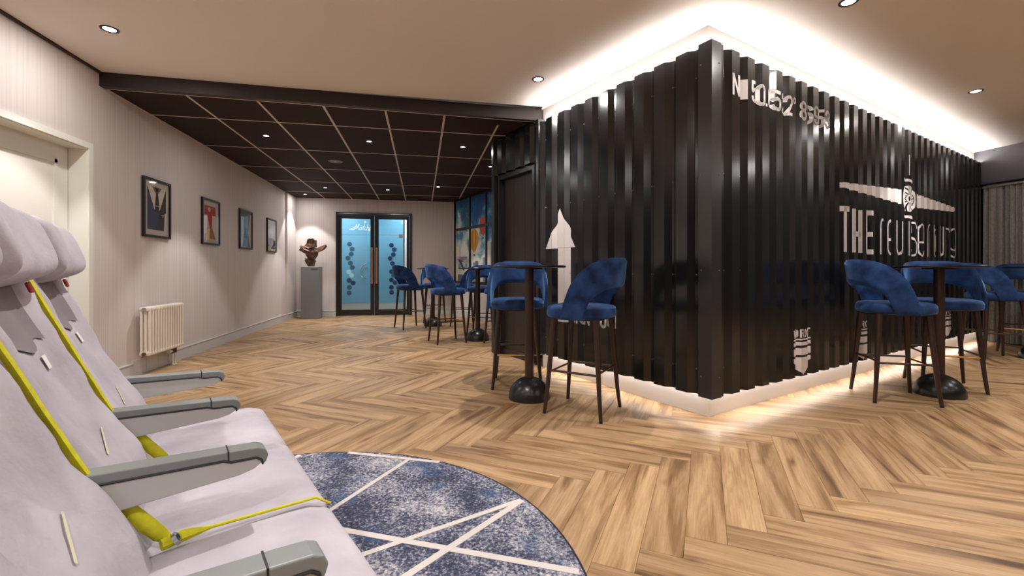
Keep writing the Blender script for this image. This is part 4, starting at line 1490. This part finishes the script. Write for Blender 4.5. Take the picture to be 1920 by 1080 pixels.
# frame and legs under the seats
fm = MB().tube([(-.02, -.73, .27), (-.02, .73, .27)], .024, 12).tube([(.24, -.73, .27), (.24, .73, .27)], .024, 12)
fm.build('frame_tube', 'seat_frame_grey', row, True)
for yy in (-.5, .5):
    MB().prism([(-.06, yy - .02), (.28, yy - .02), (.28, yy + .02), (-.06, yy + .02)], .295, .30).build('spreader', 'seat_frame_grey', row)
    for (xa, xb) in ((.24, .26), (-.02, -.20)):
        MB().tube([(xa, yy, .28), (xb, yy, .034)], [.022, .018], 10).build('leg', 'seat_frame_grey', row, True)
    MB().box(-.24, .30, yy - .025, yy + .025, .0135, .028).build('floor_rail', 'seat_frame_grey', row)

# ------------------------------------------------------------------ curtain and rail by the right wall
cu = empty('curtain', (XR - .10, 4.0, 0))
tag(cu, 'grey floor-length pleated curtain at the right edge', 'curtain')
def drape(u, v):
    y = -1.5 + 2.62 * u
    z = .015 + v * 2.265
    t = u * 2 * PI * 36 + 1.6 * math.sin(u * 23) + .9 * math.sin(u * 57)
    amp = (.024 + .016 * (1 - v)) * (1 + .35 * math.sin(u * 71))
    x = amp * math.sin(t + .9 * math.sin(3.1 * u * 9) + .5 * (1 - v) * math.sin(u * 31)) + .012 * math.sin(2 * t + u * 13) * (1 - .5 * v) + .01 * math.sin(t * .37)
    return (x, y + .01 * math.sin(t * 2) * (1 - v), z)
cm = MB().grid(drape, 720, 14)
co = cm.build('cloth', 'curtain_cloth', cu, True, fixn=False)
sd = co.modifiers.new('thickness', 'SOLIDIFY')
sd.thickness = .003
MB().box(-.012, .012, -1.5, 1.12, 2.285, 2.305).build('rail', 'chrome', cu)
MB().box(-.045, .045, -1.5, 1.12, 2.262, 2.284).build('heading_tape', 'curtain_cloth', cu)
sof = MB().box(XR - .18, XR - .001, YB, 5.22, 2.315, ZC - .001)
struct(sof.build('trim_4', 'dark_paint'), 'dark grey soffit above the curtain')

# ------------------------------------------------------------------ downlights
def make_downlight(z, r_=.05):
    o = empty('ceiling_downlight')
    v = []
    ring = [(r_ * .80, -.002), (r_ * .86, -.006), (r_ * 1.15, -.006), (r_ * 1.18, -.001)]
    nn = 28
    v = [(a * math.cos(2 * PI * k / nn), a * math.sin(2 * PI * k / nn), zz) for a, zz in ring for k in range(nn)]
    f = [(a * nn + k, a * nn + (k + 1) % nn, ((a + 1) % 4) * nn + (k + 1) % nn, ((a + 1) % 4) * nn + k) for a in range(4) for k in range(nn)]
    MB().add(v, f).build('trim_ring', 'black_metal' if z > 2.75 else 'trim_steel', o)
    MB().lathe([(r_ * .8, -.0035), (r_ * .8, -.001)], 24).build('lens', 'lamp_glow', o)
    return o
white_pts = [(-2.23, 3.78, 'round recessed downlight in the white ceiling near the left wall'),
             (1.05, 3.99, 'round recessed downlight in the white ceiling above the nearest bar table'),
             (5.33, 3.41, 'round recessed downlight in the white ceiling at the far right'),
             (2.74, 2.44, 'round recessed downlight at the top edge of the picture')]
added_pts = [(-2.2, 1.6), (-2.2, -.7), (-.2, 2.0), (-.4, -.6), (1.4, .6), (3.4, .4), (3.6, -1.8), (5.4, 1.2), (7.2, 2.2), (7.0, -.4), (1.2, -1.8), (5.2, -1.6)]  # unseen downlights added to light the seats and the near room
dark_pts = [(-1.859, 5.95, 'small downlight in the dark ceiling, nearest to the left wall'),
            (-.655, 5.95, 'small downlight in the dark ceiling, middle of the front row of three'),
            (.538, 5.97, 'small downlight in the dark ceiling, right one of the front row of three'),
            (1.067, 7.0, 'small downlight in the dark ceiling beside the container edge'),
            (-1.873, 9.44, 'small downlight in the dark ceiling before the far wall, above the left door leaf'),
            (-.677, 9.44, 'small downlight in the dark ceiling before the far wall, above the right door leaf'),
            (.32, 8.92, 'small downlight in the dark ceiling above the farthest bar table'),
            (-2.464, 10.36, 'small downlight in the dark ceiling above the sculpture')]
def lamp(o, w_spot, w_fill, size, blend=.28, col=(1.0, .965, .93)):
    ld = bpy.data.lights.new('downlight_beam', 'SPOT')
    ld.energy = w_spot
    ld.spot_size = R(size)
    ld.spot_blend = blend
    ld.shadow_soft_size = .03
    ld.color = col
    lo = bpy.data.objects.new('downlight_beam', ld)
    COL.objects.link(lo)
    lo.parent = o
    lo.location = (0, 0, -.012)
    if w_fill:
        ld = bpy.data.lights.new('downlight_fill', 'AREA')  # fill lamp added under the lens, raises the ambient light
        ld.shape = 'DISK'
        ld.size = .08
        ld.energy = w_fill
        ld.color = col
        lo = bpy.data.objects.new('downlight_fill', ld)
        COL.objects.link(lo)
        lo.parent = o
        lo.location = (0, 0, -.014)
dlw = make_downlight(ZC, .048)
first = True
for i, (x, y, lab) in enumerate(white_pts + [(a, bb, 'added unseen downlight in the white ceiling that lights the near room') for a, bb in added_pts]):
    o = dlw if first else copy_tree(dlw)
    first = False
    o.location = (x, y, ZC)
    tag(o, lab, 'downlight', 'downlights in the white ceiling')
    dl_list = globals().setdefault('DL', [])
    dl_list.append((o, SPOT_W, FILL_W, 82))
dld = make_downlight(ZD, .036)
first = True
for i, (x, y, lab) in enumerate(dark_pts):
    o = dld if first else copy_tree(dld)
    first = False
    o.location = (x, y, ZD + .004)
    tag(o, lab, 'downlight', 'downlights in the dark ceiling')
    DL.append((o, SPOT_W, FILL_W * .35, 80))
for (o, a, bb, c) in DL:
    lamp(o, a, bb, c)
sk = empty('ceiling_speaker', (-1.274, 7.146, ZD + .004))
tag(sk, 'flat round grey speaker in the dark ceiling', 'speaker')
MB().lathe([(.10, -.006), (.105, -.001)], 32).build('grille', 'speaker_grey', sk)
MB().lathe([(.014, -.0075), (.014, -.0055)], 16).build('centre_cap', 'tag_white', sk)

# unseen lamps added beyond the door to brighten the blue glass
for (x, y) in ((-1.9, 11.55), (-.5, 11.55), (-1.2, 13.6)):
    vl = empty('vestibule_fill_lamp', (x, y, 2.7))
    tag(vl, 'added unseen ceiling lamp that brightens the blue glass doors', 'ceiling light', 'added vestibule lamps')
    MB().lathe([(.13, -.03), (.14, -.001)], 24).build('diffuser', 'lamp_glow', vl)
    ld = bpy.data.lights.new('vestibule_fill', 'AREA')
    ld.shape = 'DISK'
    ld.size = .24
    ld.energy = 15
    ld.color = (.92, .97, 1)
    lo = bpy.data.objects.new('vestibule_fill', ld)
    COL.objects.link(lo)
    lo.parent = vl
    lo.location = (0, 0, -.04)
